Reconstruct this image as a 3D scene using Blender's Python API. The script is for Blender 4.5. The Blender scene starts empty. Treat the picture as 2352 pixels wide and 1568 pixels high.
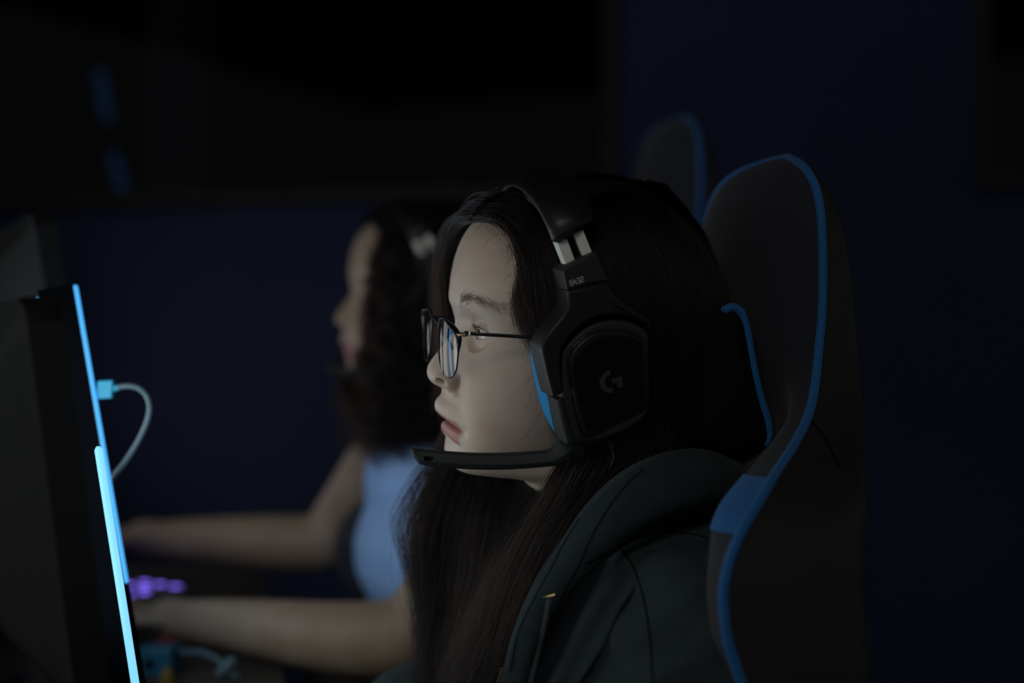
import bpy, bmesh, math, random
import numpy as np
from mathutils import Vector, Matrix
from mathutils.bvhtree import BVHTree

random.seed(7)
rng = np.random.default_rng(7)
SC = bpy.context.scene
COL = SC.collection

# ------------------------------------------------------------------ camera, light, exposure
CAMZ = 1.10
FPX = 2352 * 50.0 / 36.0
cam_data = bpy.data.cameras.new('camera')
cam_data.lens = 50.0
cam_data.sensor_width = 36.0
cam_data.clip_start = 0.02
cam_data.dof.use_dof = True
cam_data.dof.focus_distance = 1.035
cam_data.dof.aperture_fstop = 2.2
cam = bpy.data.objects.new('camera', cam_data)
COL.objects.link(cam)
cam.location = (0, 0, CAMZ)
cam.rotation_euler = (math.pi / 2, 0, 0)
SC.camera = cam

SC.view_settings.view_transform = 'Standard'
SC.view_settings.look = 'None'
SC.view_settings.gamma = 1.0
SC.view_settings.use_curve_mapping = False
SC.view_settings.exposure = 0.0

world = bpy.data.worlds.new('world')
SC.world = world
world.use_nodes = True
bg = world.node_tree.nodes['Background']
bg.inputs[0].default_value = (0.86, 0.93, 1.0, 1)
bg.inputs[1].default_value = 0.09

def area_light(name, loc, target, sx, sy, power, color):
    d = bpy.data.lights.new(name, 'AREA')
    d.shape = 'RECTANGLE'
    d.size, d.size_y = sx, sy
    d.energy = power
    d.color = color
    o = bpy.data.objects.new(name, d)
    COL.objects.link(o)
    o.location = loc
    o.rotation_euler = (Vector(target) - Vector(loc)).to_track_quat('-Z', 'Y').to_euler()
    return o

area_light('ceiling_lamp_light', (-0.45, -0.9, 2.66), (0.1, 1.2, 1.0), 0.8, 1.0, 13.0, (1.0, 0.97, 0.90))

# ------------------------------------------------------------------ pixel -> place helpers
def ray(px, py):
    return np.array([(px - 1176) / FPX, 1.0, -(py - 784) / FPX])

CAM = np.array([0, 0, CAMZ])

def P(px, py, D):
    return CAM + ray(px, py) * D

def proj(p):
    p = np.asarray(p, float)
    d = p - CAM
    return 1176 + d[..., 0] / d[..., 1] * FPX, 784 - d[..., 2] / d[..., 1] * FPX

class Frame:
    """a body's own axes: f forwards, l towards its left side, up"""
    def __init__(s, o, yaw, roll=0.0):
        a, r = math.radians(yaw), math.radians(roll)
        f = np.array([-math.cos(a), -math.sin(a), 0])
        l = np.array([math.sin(a), -math.cos(a), 0])
        up = np.array([0, 0, 1.0])
        s.o, s.f = np.asarray(o, float), f
        s.l = l * math.cos(r) - up * math.sin(r)
        s.up = up * math.cos(r) + l * math.sin(r)
    def on(s, px, py, w):
        d = ray(px, py)
        t = (w - np.dot(CAM - s.o, s.l)) / np.dot(d, s.l)
        q = CAM + d * t - s.o
        return np.array([np.dot(q, s.f), np.dot(q, s.up)])
    def at(s, px, py, w):
        u, v = s.on(px, py, w)
        return s.W(u, w, v)
    def W(s, u, w, v):
        u, w, v = np.broadcast_arrays(np.asarray(u, float), np.asarray(w, float), np.asarray(v, float))
        return s.o + u[..., None] * s.f + w[..., None] * s.l + v[..., None] * s.up
    def L(s, p):
        q = np.asarray(p, float) - s.o
        return np.stack([q @ s.f, q @ s.l, q @ s.up], -1)

# ------------------------------------------------------------------ maths helpers
def pchip(x, xs, ys):
    xs, ys = np.asarray(xs, float), np.asarray(ys, float)
    if xs[0] > xs[-1]:
        xs, ys = xs[::-1], ys[::-1]
    h = np.diff(xs); d = np.diff(ys) / h
    m = np.zeros_like(ys)
    m[1:-1] = np.where(d[:-1] * d[1:] > 0, 2 * d[:-1] * d[1:] / (d[:-1] + d[1:] + 1e-30), 0)
    m[0], m[-1] = d[0], d[-1]
    x = np.clip(np.asarray(x, float), xs[0], xs[-1])
    i = np.clip(np.searchsorted(xs, x) - 1, 0, len(h) - 1)
    t = (x - xs[i]) / h[i]
    return ((1 + 2 * t) * (1 - t) ** 2 * ys[i] + t * (1 - t) ** 2 * h[i] * m[i]
            + t * t * (3 - 2 * t) * ys[i + 1] + t * t * (t - 1) * h[i] * m[i + 1])

def catmull(pts, n, closed=False):
    """n points along a smooth curve through pts (rows of any width)"""
    p = np.asarray(pts, float)
    if closed:
        p = np.vstack([p[-1], p, p[0], p[1]])
    else:
        p = np.vstack([2 * p[0] - p[1], p, 2 * p[-1] - p[-2]])
    k = len(p) - 3
    t = np.linspace(0, k, n, endpoint=not closed)
    i = np.minimum(t.astype(int), k - 1); t = (t - i)[:, None]
    a, b, c, d = p[i], p[i + 1], p[i + 2], p[i + 3]
    return 0.5 * (2 * b + (c - a) * t + (2 * a - 5 * b + 4 * c - d) * t ** 2 + (3 * b - a - 3 * c + d) * t ** 3)

def sstep(x, a, b):
    t = np.clip((np.asarray(x, float) - a) / (b - a), 0, 1)
    return t * t * (3 - 2 * t)

def gauss(x, s):
    return np.exp(-(x / s) ** 2)

# ------------------------------------------------------------------ mesh helpers
class Geo:
    def __init__(s):
        s.v, s.f, s.m = [], [], []
    def add(s, v, f, mi=0):
        n = len(s.v)
        s.v.extend([tuple(map(float, q)) for q in v])
        s.f.extend([tuple(i + n for i in q) for q in f])
        s.m.extend([mi] * len(f))
        return s
    def box(s, c, hx, hy, hz, ax=None):
        ax = np.eye(3) if ax is None else np.asarray(ax)
        c = np.asarray(c, float)
        v = [c + ax[0] * hx * a + ax[1] * hy * b + ax[2] * hz * d for a in (-1, 1) for b in (-1, 1) for d in (-1, 1)]
        f = [(0, 1, 3, 2), (4, 6, 7, 5), (0, 4, 5, 1), (2, 3, 7, 6), (0, 2, 6, 4), (1, 5, 7, 3)]
        return s.add(v, f)

def loft(rings, cap=True, closed=True):
    """rings: (n, m, 3)"""
    r = np.asarray(rings, float)
    n, m = r.shape[:2]
    v = r.reshape(-1, 3)
    f = []
    mm = m if closed else m - 1
    for i in range(n - 1):
        for j in range(mm):
            k = (j + 1) % m
            f.append((i * m + j, i * m + k, (i + 1) * m + k, (i + 1) * m + j))
    if cap:
        f.append(tuple(range(m))[::-1])
        f.append(tuple((n - 1) * m + j for j in range(m)))
    return v, f

def tube(path, rad, nseg=12, squash=1.0, up=(0, 0, 1), dome=True):
    """rounded tube along path; squash scales the radius along 'up'"""
    p = np.asarray(path, float)
    n = len(p)
    rad = np.broadcast_to(np.asarray(rad, float), (n,)).copy()
    t = np.gradient(p, axis=0)
    t /= np.linalg.norm(t, axis=1)[:, None] + 1e-12
    side = np.cross(t, np.asarray(up, float))
    bad = np.linalg.norm(side, axis=1) < 0.12
    if bad.any():
        side[bad] = np.cross(t[bad], np.array([0.3, 0.9, 0.1]))
    side /= np.linalg.norm(side, axis=1)[:, None]
    for i in range(1, n):
        if np.dot(side[i], side[i - 1]) < 0:
            side[i] *= -1
    nor = np.cross(side, t)
    sq = np.broadcast_to(np.asarray(squash, float), (n,))
    if dome:
        K = [math.radians(a) for a in (80, 55, 28)]
        pre = [(p[0] - t[0] * rad[0] * sq[0] ** .5 * math.sin(k), math.cos(k), 0) for k in K]
        post = [(p[-1] + t[-1] * rad[-1] * sq[-1] ** .5 * math.sin(k), math.cos(k), n - 1) for k in K[::-1]]
    else:
        pre, post = [], []
    st = pre + [(p[i], 1.0, i) for i in range(n)] + post
    a = np.linspace(0, 2 * math.pi, nseg, endpoint=False)
    rings = [c + (side[i] * (np.cos(a) * rad[i] * k)[:, None] + nor[i] * (np.sin(a) * rad[i] * k * sq[i])[:, None]) for c, k, i in st]
    return loft(rings)

def inset2(pts, d):
    """shift a closed 2-D outline inwards by d"""
    p = np.asarray(pts, float)
    area = 0.5 * np.sum(p[:, 0] * np.roll(p[:, 1], -1) - np.roll(p[:, 0], -1) * p[:, 1])
    t = np.roll(p, -1, 0) - np.roll(p, 1, 0)
    t /= np.linalg.norm(t, axis=1)[:, None] + 1e-12
    nrm = np.stack([-t[:, 1], t[:, 0]], 1) * (1 if area > 0 else -1)
    return p + nrm * d

def slab(fr, uv, w0, w1, b=0.002, seg=3, dome=0.0):
    """a plate with outline uv between lateral planes w0 and w1 of a frame, its w1 rim rounded"""
    uv = np.asarray(uv, float)
    c = uv.mean(0)
    rmax = np.max(np.linalg.norm(uv - c, axis=1))
    sg = 1 if w1 > w0 else -1
    st = [(0.0, w0)]
    st.append((0.0, w1 - sg * b))
    for k in range(1, seg + 1):
        a = math.pi / 2 * k / seg
        st.append((b * (1 - math.cos(a)), w1 - sg * b * (1 - math.sin(a))))
    rings = []
    for d, w in st:
        q = inset2(uv, d)
        rings.append(fr.W(q[:, 0], w, q[:, 1]))
    if dome:
        q0 = inset2(uv, b)
        for k in range(1, 9):
            s = 1 - k / 8.4
            q = c + (q0 - c) * s
            rings.append(fr.W(q[:, 0], w1 + sg * dome * (1 - s * s), q[:, 1]))
    return loft(rings)

def uvs(fr, pts, w, n=0):
    """photo outline -> (u,v) in the frame's plane w; n>0 smooths it"""
    q = np.array([fr.on(x, y, w) for x, y in pts])
    return catmull(q, n, True) if n else q

# ------------------------------------------------------------------ object helpers
def empty(name, loc, label=None, cat=None, group=None, kind=None):
    o = bpy.data.objects.new(name, None)
    COL.objects.link(o)
    o.location = loc
    o.empty_display_size = 0.05
    tag(o, label, cat, group, kind)
    return o

def tag(o, label=None, cat=None, group=None, kind=None):
    for k, v in (('label', label), ('category', cat), ('group', group), ('kind', kind)):
        if v:
            o[k] = v
    return o

def top_of(o):
    while o.parent:
        o = o.parent
    return o

def link(o, parent):
    COL.objects.link(o)
    if parent:
        o.parent = parent
    return o

def mesh(name, geo, mats, parent=None, smooth=40, origin=None):
    """geo: Geo or (verts, faces) in world space; stored relative to the thing it belongs to"""
    if isinstance(geo, Geo):
        v, f, mi = np.asarray(geo.v, float), geo.f, geo.m
    else:
        v, f = np.asarray(geo[0], float), geo[1]
        mi = None
    off = np.array(top_of(parent).location) if parent else (np.zeros(3) if origin is None else np.asarray(origin, float))
    me = bpy.data.meshes.new(name)
    me.from_pydata((v - off).tolist(), [], [tuple(q) for q in f])
    bm = bmesh.new(); bm.from_mesh(me)
    bmesh.ops.recalc_face_normals(bm, faces=bm.faces)
    bm.to_mesh(me); bm.free()
    mats = mats if isinstance(mats, (list, tuple)) else [mats]
    for m in mats:
        me.materials.append(m)
    if mi is not None and len(mats) > 1:
        me.polygons.foreach_set('material_index', mi)
    if smooth:
        me.polygons.foreach_set('use_smooth', [True] * len(me.polygons))
        me.set_sharp_from_angle(angle=math.radians(smooth))
    me.update()
    o = bpy.data.objects.new(name, me)
    if not parent:
        o.location = off
    return link(o, parent)

def flatcaps(o):
    wn_ = o.modifiers.new('wn', 'WEIGHTED_NORMAL'); wn_.keep_sharp = True; wn_.weight = 100
    return o

def bvh_of(o):
    me = o.data
    loc = np.array(top_of(o).location)
    v = np.empty(len(me.vertices) * 3); me.vertices.foreach_get('co', v)
    v = v.reshape(-1, 3) + loc
    return BVHTree.FromPolygons(v.tolist(), [tuple(p.vertices) for p in me.polygons])

def hit(bvh, px, py, lift=0.0):
    d = Vector(ray(px, py)).normalized()
    p, n, i, t = bvh.ray_cast(Vector(CAM), d)
    if p is None:
        return None, None
    if n.dot(d) > 0:
        n = -n
    return np.array(p + n * lift), np.array(n)

def strands(name, pts, rad, mat, parent, taper=0.25):
    """pts: (count, k, 3) world points of hair strands"""
    pts = np.asarray(pts, np.float32)
    c, k = pts.shape[:2]
    off = np.array(top_of(parent).location, np.float32)
    hc = bpy.data.hair_curves.new(name)
    hc.add_curves([k] * c)
    hc.attributes['position'].data.foreach_set('vector', (pts - off).reshape(-1))
    at = hc.attributes.get('radius') or hc.attributes.new('radius', 'FLOAT', 'POINT')
    prof = np.linspace(1, taper, k) ** 0.7
    r = (np.broadcast_to(np.asarray(rad), (c,))[:, None] * prof[None]).astype(np.float32)
    at.data.foreach_set('value', r.reshape(-1))
    hc.materials.append(mat)
    o = bpy.data.objects.new(name, hc)
    o['kind'] = 'stuff'
    return link(o, parent)

# ------------------------------------------------------------------ materials
def mat(name, base, rough=0.5, metal=0.0, spec=0.5, noise=0.0, nscale=40.0, bump=0.0, bscale=300.0,
        emit=None, estr=0.0, sheen=0.0, sss=0.0, coat=0.0, weave=None):
    m = bpy.data.materials.new(name)
    m.use_nodes = True
    nt = m.node_tree
    b = nt.nodes['Principled BSDF']
    b.inputs['Base Color'].default_value = (*base, 1)
    b.inputs['Roughness'].default_value = rough
    b.inputs['Metallic'].default_value = metal
    b.inputs['Specular IOR Level'].default_value = spec
    b.inputs['Sheen Weight'].default_value = sheen
    b.inputs['Coat Weight'].default_value = coat
    if sss:
        b.inputs['Subsurface Weight'].default_value = sss
        b.inputs['Subsurface Radius'].default_value = (0.008, 0.003, 0.0015)
        b.inputs['Subsurface Scale'].default_value = 0.6
    if emit:
        b.inputs['Emission Color'].default_value = (*emit, 1)
        b.inputs['Emission Strength'].default_value = estr
    tc = nt.nodes.new('ShaderNodeTexCoord')
    if noise:
        n = nt.nodes.new('ShaderNodeTexNoise'); n.inputs['Scale'].default_value = nscale
        n.inputs['Detail'].default_value = 4
        nt.links.new(tc.outputs['Object'], n.inputs['Vector'])
        r = nt.nodes.new('ShaderNodeValToRGB')
        r.color_ramp.elements[0].position, r.color_ramp.elements[1].position = 0.3, 0.7
        r.color_ramp.elements[0].color = (*[c * (1 - noise) for c in base], 1)
        r.color_ramp.elements[1].color = (*[min(1, c * (1 + noise)) for c in base], 1)
        nt.links.new(n.outputs['Fac'], r.inputs['Fac'])
        nt.links.new(r.outputs['Color'], b.inputs['Base Color'])
    if bump or weave:
        bp = nt.nodes.new('ShaderNodeBump')
        bp.inputs['Strength'].default_value = bump or 0.4
        bp.inputs['Distance'].default_value = 0.001
        if weave:
            n2 = nt.nodes.new('ShaderNodeTexVoronoi'); n2.inputs['Scale'].default_value = weave
            nt.links.new(tc.outputs['Object'], n2.inputs['Vector'])
            nt.links.new(n2.outputs['Distance'], bp.inputs['Height'])
        else:
            n2 = nt.nodes.new('ShaderNodeTexNoise'); n2.inputs['Scale'].default_value = bscale
            n2.inputs['Detail'].default_value = 3
            nt.links.new(tc.outputs['Object'], n2.inputs['Vector'])
            nt.links.new(n2.outputs['Fac'], bp.inputs['Height'])
        nt.links.new(bp.outputs['Normal'], b.inputs['Normal'])
    return m

def hair_mat(name, melanin, red, rough=0.32):
    m = bpy.data.materials.new(name); m.use_nodes = True
    nt = m.node_tree
    for n in list(nt.nodes):
        nt.nodes.remove(n)
    out = nt.nodes.new('ShaderNodeOutputMaterial')
    h = nt.nodes.new('ShaderNodeBsdfHairPrincipled')
    h.parametrization = 'MELANIN'
    h.inputs['Melanin'].default_value = melanin
    h.inputs['Melanin Redness'].default_value = red
    h.inputs['Roughness'].default_value = rough
    h.inputs['Radial Roughness'].default_value = 0.5
    h.inputs['Random Roughness'].default_value = 0.2
    h.inputs['Random Color'].default_value = 0.2
    h.inputs['IOR'].default_value = 1.44
    nt.links.new(h.outputs[0], out.inputs['Surface'])
    return m

def glass_mat(name, tint=(1, 1, 1), ior=1.5, rough=0.0):
    m = bpy.data.materials.new(name); m.use_nodes = True
    nt = m.node_tree
    for n in list(nt.nodes):
        nt.nodes.remove(n)
    out = nt.nodes.new('ShaderNodeOutputMaterial')
    mx = nt.nodes.new('ShaderNodeMixShader')
    fr = nt.nodes.new('ShaderNodeFresnel'); fr.inputs['IOR'].default_value = ior
    tr = nt.nodes.new('ShaderNodeBsdfTransparent'); tr.inputs[0].default_value = (*tint, 1)
    gl = nt.nodes.new('ShaderNodeBsdfGlossy'); gl.inputs['Roughness'].default_value = rough
    ge = nt.nodes.new('ShaderNodeNewGeometry')
    mu = nt.nodes.new('ShaderNodeMath'); mu.operation = 'SUBTRACT'; mu.use_clamp = True   # only the entry side of the sheet reflects
    nt.links.new(fr.outputs[0], mu.inputs[0])
    nt.links.new(ge.outputs['Backfacing'], mu.inputs[1])
    nt.links.new(mu.outputs[0], mx.inputs[0])
    nt.links.new(tr.outputs[0], mx.inputs[1])
    nt.links.new(gl.outputs[0], mx.inputs[2])
    nt.links.new(mx.outputs[0], out.inputs['Surface'])
    return m

def skin_mat(name, base, lip):
    m = mat(name, base, rough=0.5, spec=0.35, sss=0.12, bump=0.12, bscale=700)
    nt = m.node_tree
    b = nt.nodes['Principled BSDF']
    tc = nt.nodes.new('ShaderNodeTexCoord')
    n = nt.nodes.new('ShaderNodeTexNoise'); n.inputs['Scale'].default_value = 28; n.inputs['Detail'].default_value = 5
    nt.links.new(tc.outputs['Object'], n.inputs['Vector'])
    r = nt.nodes.new('ShaderNodeValToRGB')
    r.color_ramp.elements[0].position, r.color_ramp.elements[1].position = 0.32, 0.7
    r.color_ramp.elements[0].color = (base[0] * .93, base[1] * .88, base[2] * .86, 1)
    r.color_ramp.elements[1].color = (base[0] * 1.05, base[1] * 1.07, base[2] * 1.07, 1)
    nt.links.new(n.outputs['Fac'], r.inputs['Fac'])
    at = nt.nodes.new('ShaderNodeAttribute'); at.attribute_name = 'lip'
    mx = nt.nodes.new('ShaderNodeMix'); mx.data_type = 'RGBA'
    nt.links.new(at.outputs['Fac'], mx.inputs[0])
    nt.links.new(r.outputs['Color'], mx.inputs[6])
    mx.inputs[7].default_value = (*lip, 1)
    nt.links.new(mx.outputs[2], b.inputs['Base Color'])
    return m

M = {}
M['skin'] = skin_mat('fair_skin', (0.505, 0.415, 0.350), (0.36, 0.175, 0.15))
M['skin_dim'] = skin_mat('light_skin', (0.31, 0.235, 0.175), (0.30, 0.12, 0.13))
M['hair'] = hair_mat('black_hair', 1.0, 0.35, 0.4)
M['brow'] = hair_mat('brow_hair', 1.0, 0.3)
M['curl'] = hair_mat('brown_curls', 0.97, 0.6, 0.45)
M['scalp'] = mat('dark_underhair', (0.006, 0.005, 0.0045), rough=0.8, spec=0.15, noise=0.4, nscale=120)
M['plastic'] = mat('black_matte_plastic', (0.010, 0.0105, 0.011), rough=0.42, spec=0.4, bump=0.03, bscale=1500)
M['plastic_soft'] = mat('charcoal_matte_plastic', (0.022, 0.024, 0.026), rough=0.6, spec=0.35, bump=0.03, bscale=1500)
M['plastic_gloss'] = mat('black_gloss_plastic', (0.004, 0.004, 0.005), rough=0.22, spec=0.45)
M['panel'] = mat('black_speaker_panel', (0.0035, 0.0035, 0.004), rough=0.7, spec=0.15)
M['channel'] = mat('black_light_channel', (0.003, 0.004, 0.006), rough=0.9, spec=0.0)
M['logo'] = mat('grey_printed_mark', (0.035, 0.036, 0.034), rough=0.35, spec=0.6)
M['print'] = mat('light_grey_print', (0.55, 0.57, 0.56), rough=0.6)
M['silver'] = mat('brushed_silver', (0.92, 0.93, 0.84), rough=0.5, metal=0.1, bump=0.08, bscale=2500)
M['earblue'] = mat('bright_blue_ear_fabric', (0.005, 0.28, 0.66), rough=0.8, weave=1800)
M['piping'] = mat('blue_piping_fabric', (0.003, 0.118, 0.36), rough=0.75, sheen=0.1, weave=1500)
M['leather'] = mat('black_chair_leather', (0.019, 0.0185, 0.0175), rough=0.55, spec=0.35, bump=0.2, bscale=900)
M['chairfab'] = mat('charcoal_chair_fabric', (0.022, 0.024, 0.032), rough=0.75, spec=0.25, sheen=0.1, weave=900)
M['thread'] = mat('black_thread', (0.002, 0.002, 0.002), rough=0.9, spec=0.1)
M['hoodie'] = mat('dark_teal_hoodie_fleece', (0.030, 0.043, 0.049), rough=0.95, spec=0.08, noise=0.12, nscale=60, bump=0.3, bscale=1200, sheen=0.03)
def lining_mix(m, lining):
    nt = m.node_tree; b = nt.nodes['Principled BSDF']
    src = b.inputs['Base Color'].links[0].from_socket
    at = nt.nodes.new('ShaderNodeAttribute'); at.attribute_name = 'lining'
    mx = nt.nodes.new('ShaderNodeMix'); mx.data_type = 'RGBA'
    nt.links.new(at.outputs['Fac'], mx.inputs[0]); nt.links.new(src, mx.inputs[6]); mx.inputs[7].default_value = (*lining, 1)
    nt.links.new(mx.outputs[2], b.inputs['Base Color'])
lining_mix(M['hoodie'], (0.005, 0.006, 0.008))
M['hoodie_in'] = mat('near_black_lining', (0.009, 0.010, 0.013), rough=0.95, spec=0.1, noise=0.1, bump=0.2, bscale=900)
M['ziptape'] = mat('grey_zip_tape', (0.07, 0.085, 0.10), rough=0.9, weave=2500)
M['gold'] = mat('brass', (0.75, 0.58, 0.28), rough=0.3, metal=1.0)
M['frame'] = mat('black_spectacle_metal', (0.012, 0.012, 0.013), rough=0.3, metal=0.4, spec=0.6)
M['hinge'] = mat('bronze_hinge', (0.35, 0.26, 0.18), rough=0.35, metal=1.0)
M['lens'] = glass_mat('spectacle_lens', (0.96, 0.97, 0.98), 1.5)
M['clear'] = mat('nose_pad_silicone', (0.25, 0.25, 0.26), rough=0.3)
M['eyewhite'] = mat('eye_white', (0.62, 0.60, 0.58), rough=0.12, coat=0.5)
M['iris'] = mat('dark_brown_iris', (0.03, 0.017, 0.01), rough=0.1, coat=0.8)
M['wall'] = mat('navy_wall_paint', (0.025, 0.033, 0.076), rough=0.85, spec=0.15, noise=0.08, nscale=3, bump=0.1, bscale=150)
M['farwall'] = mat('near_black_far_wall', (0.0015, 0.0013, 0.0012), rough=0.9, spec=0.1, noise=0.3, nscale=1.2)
M['sill'] = mat('dark_brown_window_frame', (0.022, 0.0205, 0.0185), rough=0.7, spec=0.2, noise=0.2, nscale=20)
M['pane'] = glass_mat('window_glass', (0.75, 0.75, 0.78), 1.35)
M['column'] = mat('grey_reflection_paint', (0.05, 0.055, 0.065), rough=0.9, noise=0.1)  # grey of a window reflection, carried by an added column
M['floor'] = mat('dark_carpet', (0.02, 0.02, 0.025), rough=0.95, spec=0.1, noise=0.3, nscale=80, bump=0.5, bscale=400)
M['ceil'] = mat('black_ceiling_paint', (0.01, 0.01, 0.012), rough=0.95, spec=0.1, noise=0.1)
M['desk'] = mat('dark_brown_desk_laminate', (0.045, 0.038, 0.030), rough=0.5, noise=0.25, nscale=15)
M['monback'] = mat('charcoal_monitor_plastic', (0.036, 0.038, 0.039), rough=0.5, bump=0.05, bscale=900)
M['screen'] = mat('lit_grey_screen', (0.01, 0.01, 0.01), rough=0.4, emit=(0.90, 0.98, 1.0), estr=2.0)
M['screen_dim'] = mat('dim_grey_screen', (0.01, 0.01, 0.01), rough=0.4, emit=(0.95, 0.97, 1.0), estr=0.8)
M['cyan'] = mat('cyan_light_strip', (0.02, 0.1, 0.12), emit=(0.07, 0.44, 1.0), estr=1.05)
M['cyan2'] = mat('pale_cyan_light_strip', (0.02, 0.1, 0.12), emit=(0.25, 0.70, 1.0), estr=1.05)
M['cyan3'] = mat('lens_mirrored_strip', (0.02, 0.1, 0.12), emit=(0.07, 0.44, 1.0), estr=2.6)  # only for the unseen added bar mirrored in the lenses
M['pillow'] = mat('black_pillow_cloth', (0.006, 0.006, 0.006), rough=0.9, spec=0.1, bump=0.3, bscale=700)
M['bluereflect'] = mat('dim_blue_reflection', (0.01, 0.02, 0.05), emit=(0.05, 0.22, 0.60), estr=0.06)  # glow imitating blue reflections on the window glass
M['plug'] = mat('cyan_lit_plug_plastic', (0.03, 0.40, 0.66), rough=0.5)  # white plastic, the bars' cyan light mixed into its colour
M['cable'] = mat('grey_cable_rubber', (0.10, 0.17, 0.21), rough=0.6)  # grey rubber with a blue cast from the bars put in
M['bluebox'] = mat('teal_hub_plastic', (0.012, 0.11, 0.19), rough=0.5, noise=0.1)
M['red'] = mat('dark_red_plastic', (0.16, 0.01, 0.012), rough=0.6)
M['yellow'] = mat('ochre_plastic', (0.20, 0.13, 0.02), rough=0.6)
M['keycap'] = mat('grey_keycap', (0.13, 0.13, 0.14), rough=0.5)
M['keyglow'] = mat('violet_key_light', (0.1, 0.1, 0.2), emit=(0.22, 0.13, 0.95), estr=2.2)
M['shirt'] = mat('light_blue_cotton', (0.30, 0.50, 0.86), rough=0.9, spec=0.1, noise=0.06, bump=0.25, bscale=700)
M['shirt_dark'] = mat('dark_grey_cotton', (0.035, 0.038, 0.045), rough=0.95, spec=0.1, bump=0.2, bscale=700)
M['steel'] = mat('dark_steel', (0.05, 0.05, 0.05), rough=0.4, metal=0.8)
M['lamp'] = mat('lamp_diffuser', (0.5, 0.5, 0.5), emit=(1, 0.97, 0.9), estr=0.4)

# ------------------------------------------------------------------ the room
WA, WB = np.array([-1.152, 3.2, 0]), np.array([0.943, 2.74, 0])
we = (WB - WA) / np.linalg.norm(WB - WA)          # along the back wall
wn = np.array([we[1], -we[0], 0])                 # out of the wall, towards the room
if wn[1] > 0:
    wn = -wn
up = np.array([0, 0, 1.0])

def wall_s(px):
    d = ray(px, 784)
    A = np.array([[d[0], -we[0]], [d[1], -we[1]]])
    t, s = np.linalg.solve(A, (WA - CAM)[:2])
    return s

def wbox(g, s0, s1, n0, n1, z0, z1):
    c = WA + we * (s0 + s1) / 2 + wn * (n0 + n1) / 2 + up * (z0 + z1) / 2
    return g.box(c, (s1 - s0) / 2, abs(n1 - n0) / 2, (z1 - z0) / 2, (we, wn, up))

S_L, S_R = -2.2, 3.6
s1, s2 = wall_s(1420), wall_s(2238)
ZS, ZT, ZC = 1.415, 2.35, 2.75
g = Geo()
wbox(g, S_L, S_R, 0, -0.12, 0, ZS)
wbox(g, s1, s2, 0, -0.12, ZS, ZC)
wbox(g, S_L, s1, 0, -0.12, ZT, ZC)
wbox(g, s2, S_R, 0, -0.12, ZT, ZC)
tag(mesh('wall_back', g, M['wall'], smooth=0), 'navy painted back wall with two dark windows', kind='structure')
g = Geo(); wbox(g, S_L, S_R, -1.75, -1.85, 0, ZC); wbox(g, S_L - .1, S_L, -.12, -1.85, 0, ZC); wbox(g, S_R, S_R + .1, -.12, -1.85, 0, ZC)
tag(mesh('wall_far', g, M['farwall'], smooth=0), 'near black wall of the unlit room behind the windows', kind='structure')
for nm, a, b in (('window_1', S_L, s1), ('window_2', s2, S_R)):
    g = Geo()
    w_root = empty(nm, WA + we * (a + b) / 2 + up * ZS, 'dark glazed window set in the navy back wall', kind='structure')
    g = Geo(); wbox(g, a, b, 0.045, -0.13, ZS - 0.022, ZS + 0.008)
    mesh('window_sill', g, M['sill'], w_root, smooth=0)
    g = Geo()
    wbox(g, a, a + 0.03, 0.012, -0.10, ZS + 0.008, ZT)
    wbox(g, b - 0.03, b, 0.012, -0.10, ZS + 0.008, ZT)
    wbox(g, a, b, 0.012, -0.10, ZT - 0.03, ZT)
    mesh('window_frame', g, M['sill'], w_root, smooth=0)
    g = Geo(); wbox(g, a + 0.03, b - 0.03, -0.05, -0.056, ZS + 0.008, ZT - 0.03)
    mesh('pane', g, M['pane'], w_root, smooth=0)
g = Geo(); g.box((0.3, 1.2, -0.01), 4.2, 4.2, 0.01)
tag(mesh('floor', g, M['floor'], smooth=0), kind='structure')
g = Geo(); g.box((0.3, 1.2, ZC + 0.01), 4.2, 4.2, 0.01)
tag(mesh('ceiling', g, M['ceil'], smooth=0), kind='structure')

# behind the glass: column and glowing tubes added to imitate window reflections
c = WA + we * (wall_s(10)) - wn * 0.9
g = Geo(); v, f = tube([c + up * z for z in np.linspace(0.0, ZC - 0.001, 8)], 0.11, 24, dome=False); g.add(v, f)
tag(mesh('column', g, M['column'], origin=c), 'round grey column added behind the window glass to imitate a grey reflection', 'column')
for (x0, y0, x1, y1), lab in (((228, 170, 248, 270), 'dim blue tube added high behind the glass, imitating a window reflection'),
                              ((262, 362, 280, 428), 'dim blue tube added low behind the glass, imitating a window reflection')):
    a, b = P(x0, y0, 4.3), P(x1, y1, 4.3)
    r = empty('reflection_tube', b, lab, 'light', 'added tubes imitating window reflections')
    mesh('reflection_glow', tube(np.linspace(a, b, 6), 0.014, 12), M['bluereflect'], r)
    q = np.array([0, 0.025, 0])
    mesh('backplate', tube(np.linspace(a, b, 6) + q, 0.02, 8, 0.4), M['steel'], r)
    mesh('bracket', tube(np.linspace(b + q, np.array([b[0], b[1] + .025, .0 if y0 > 300 else ZC]), 4), 0.008, 8, dome=False), M['steel'], r)

# lamp panels that give the room's dim light
for i, (x, y, sx, sy, lab) in enumerate(((-0.45, -0.9, 0.4, 0.5, 'oblong lit ceiling panel lamp behind the photographer')  ,)):
    r = empty('ceiling_lamp', (x, y, ZC), lab, 'lamp')
    g = Geo(); g.box((x, y, ZC - 0.03), sx, sy, 0.03); mesh('housing', g, M['steel'], r, smooth=0)
    g = Geo(); g.box((x, y, ZC - 0.063), sx - .03, sy - .03, 0.003); mesh('diffuser', g, M['lamp'], r, smooth=0)

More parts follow.
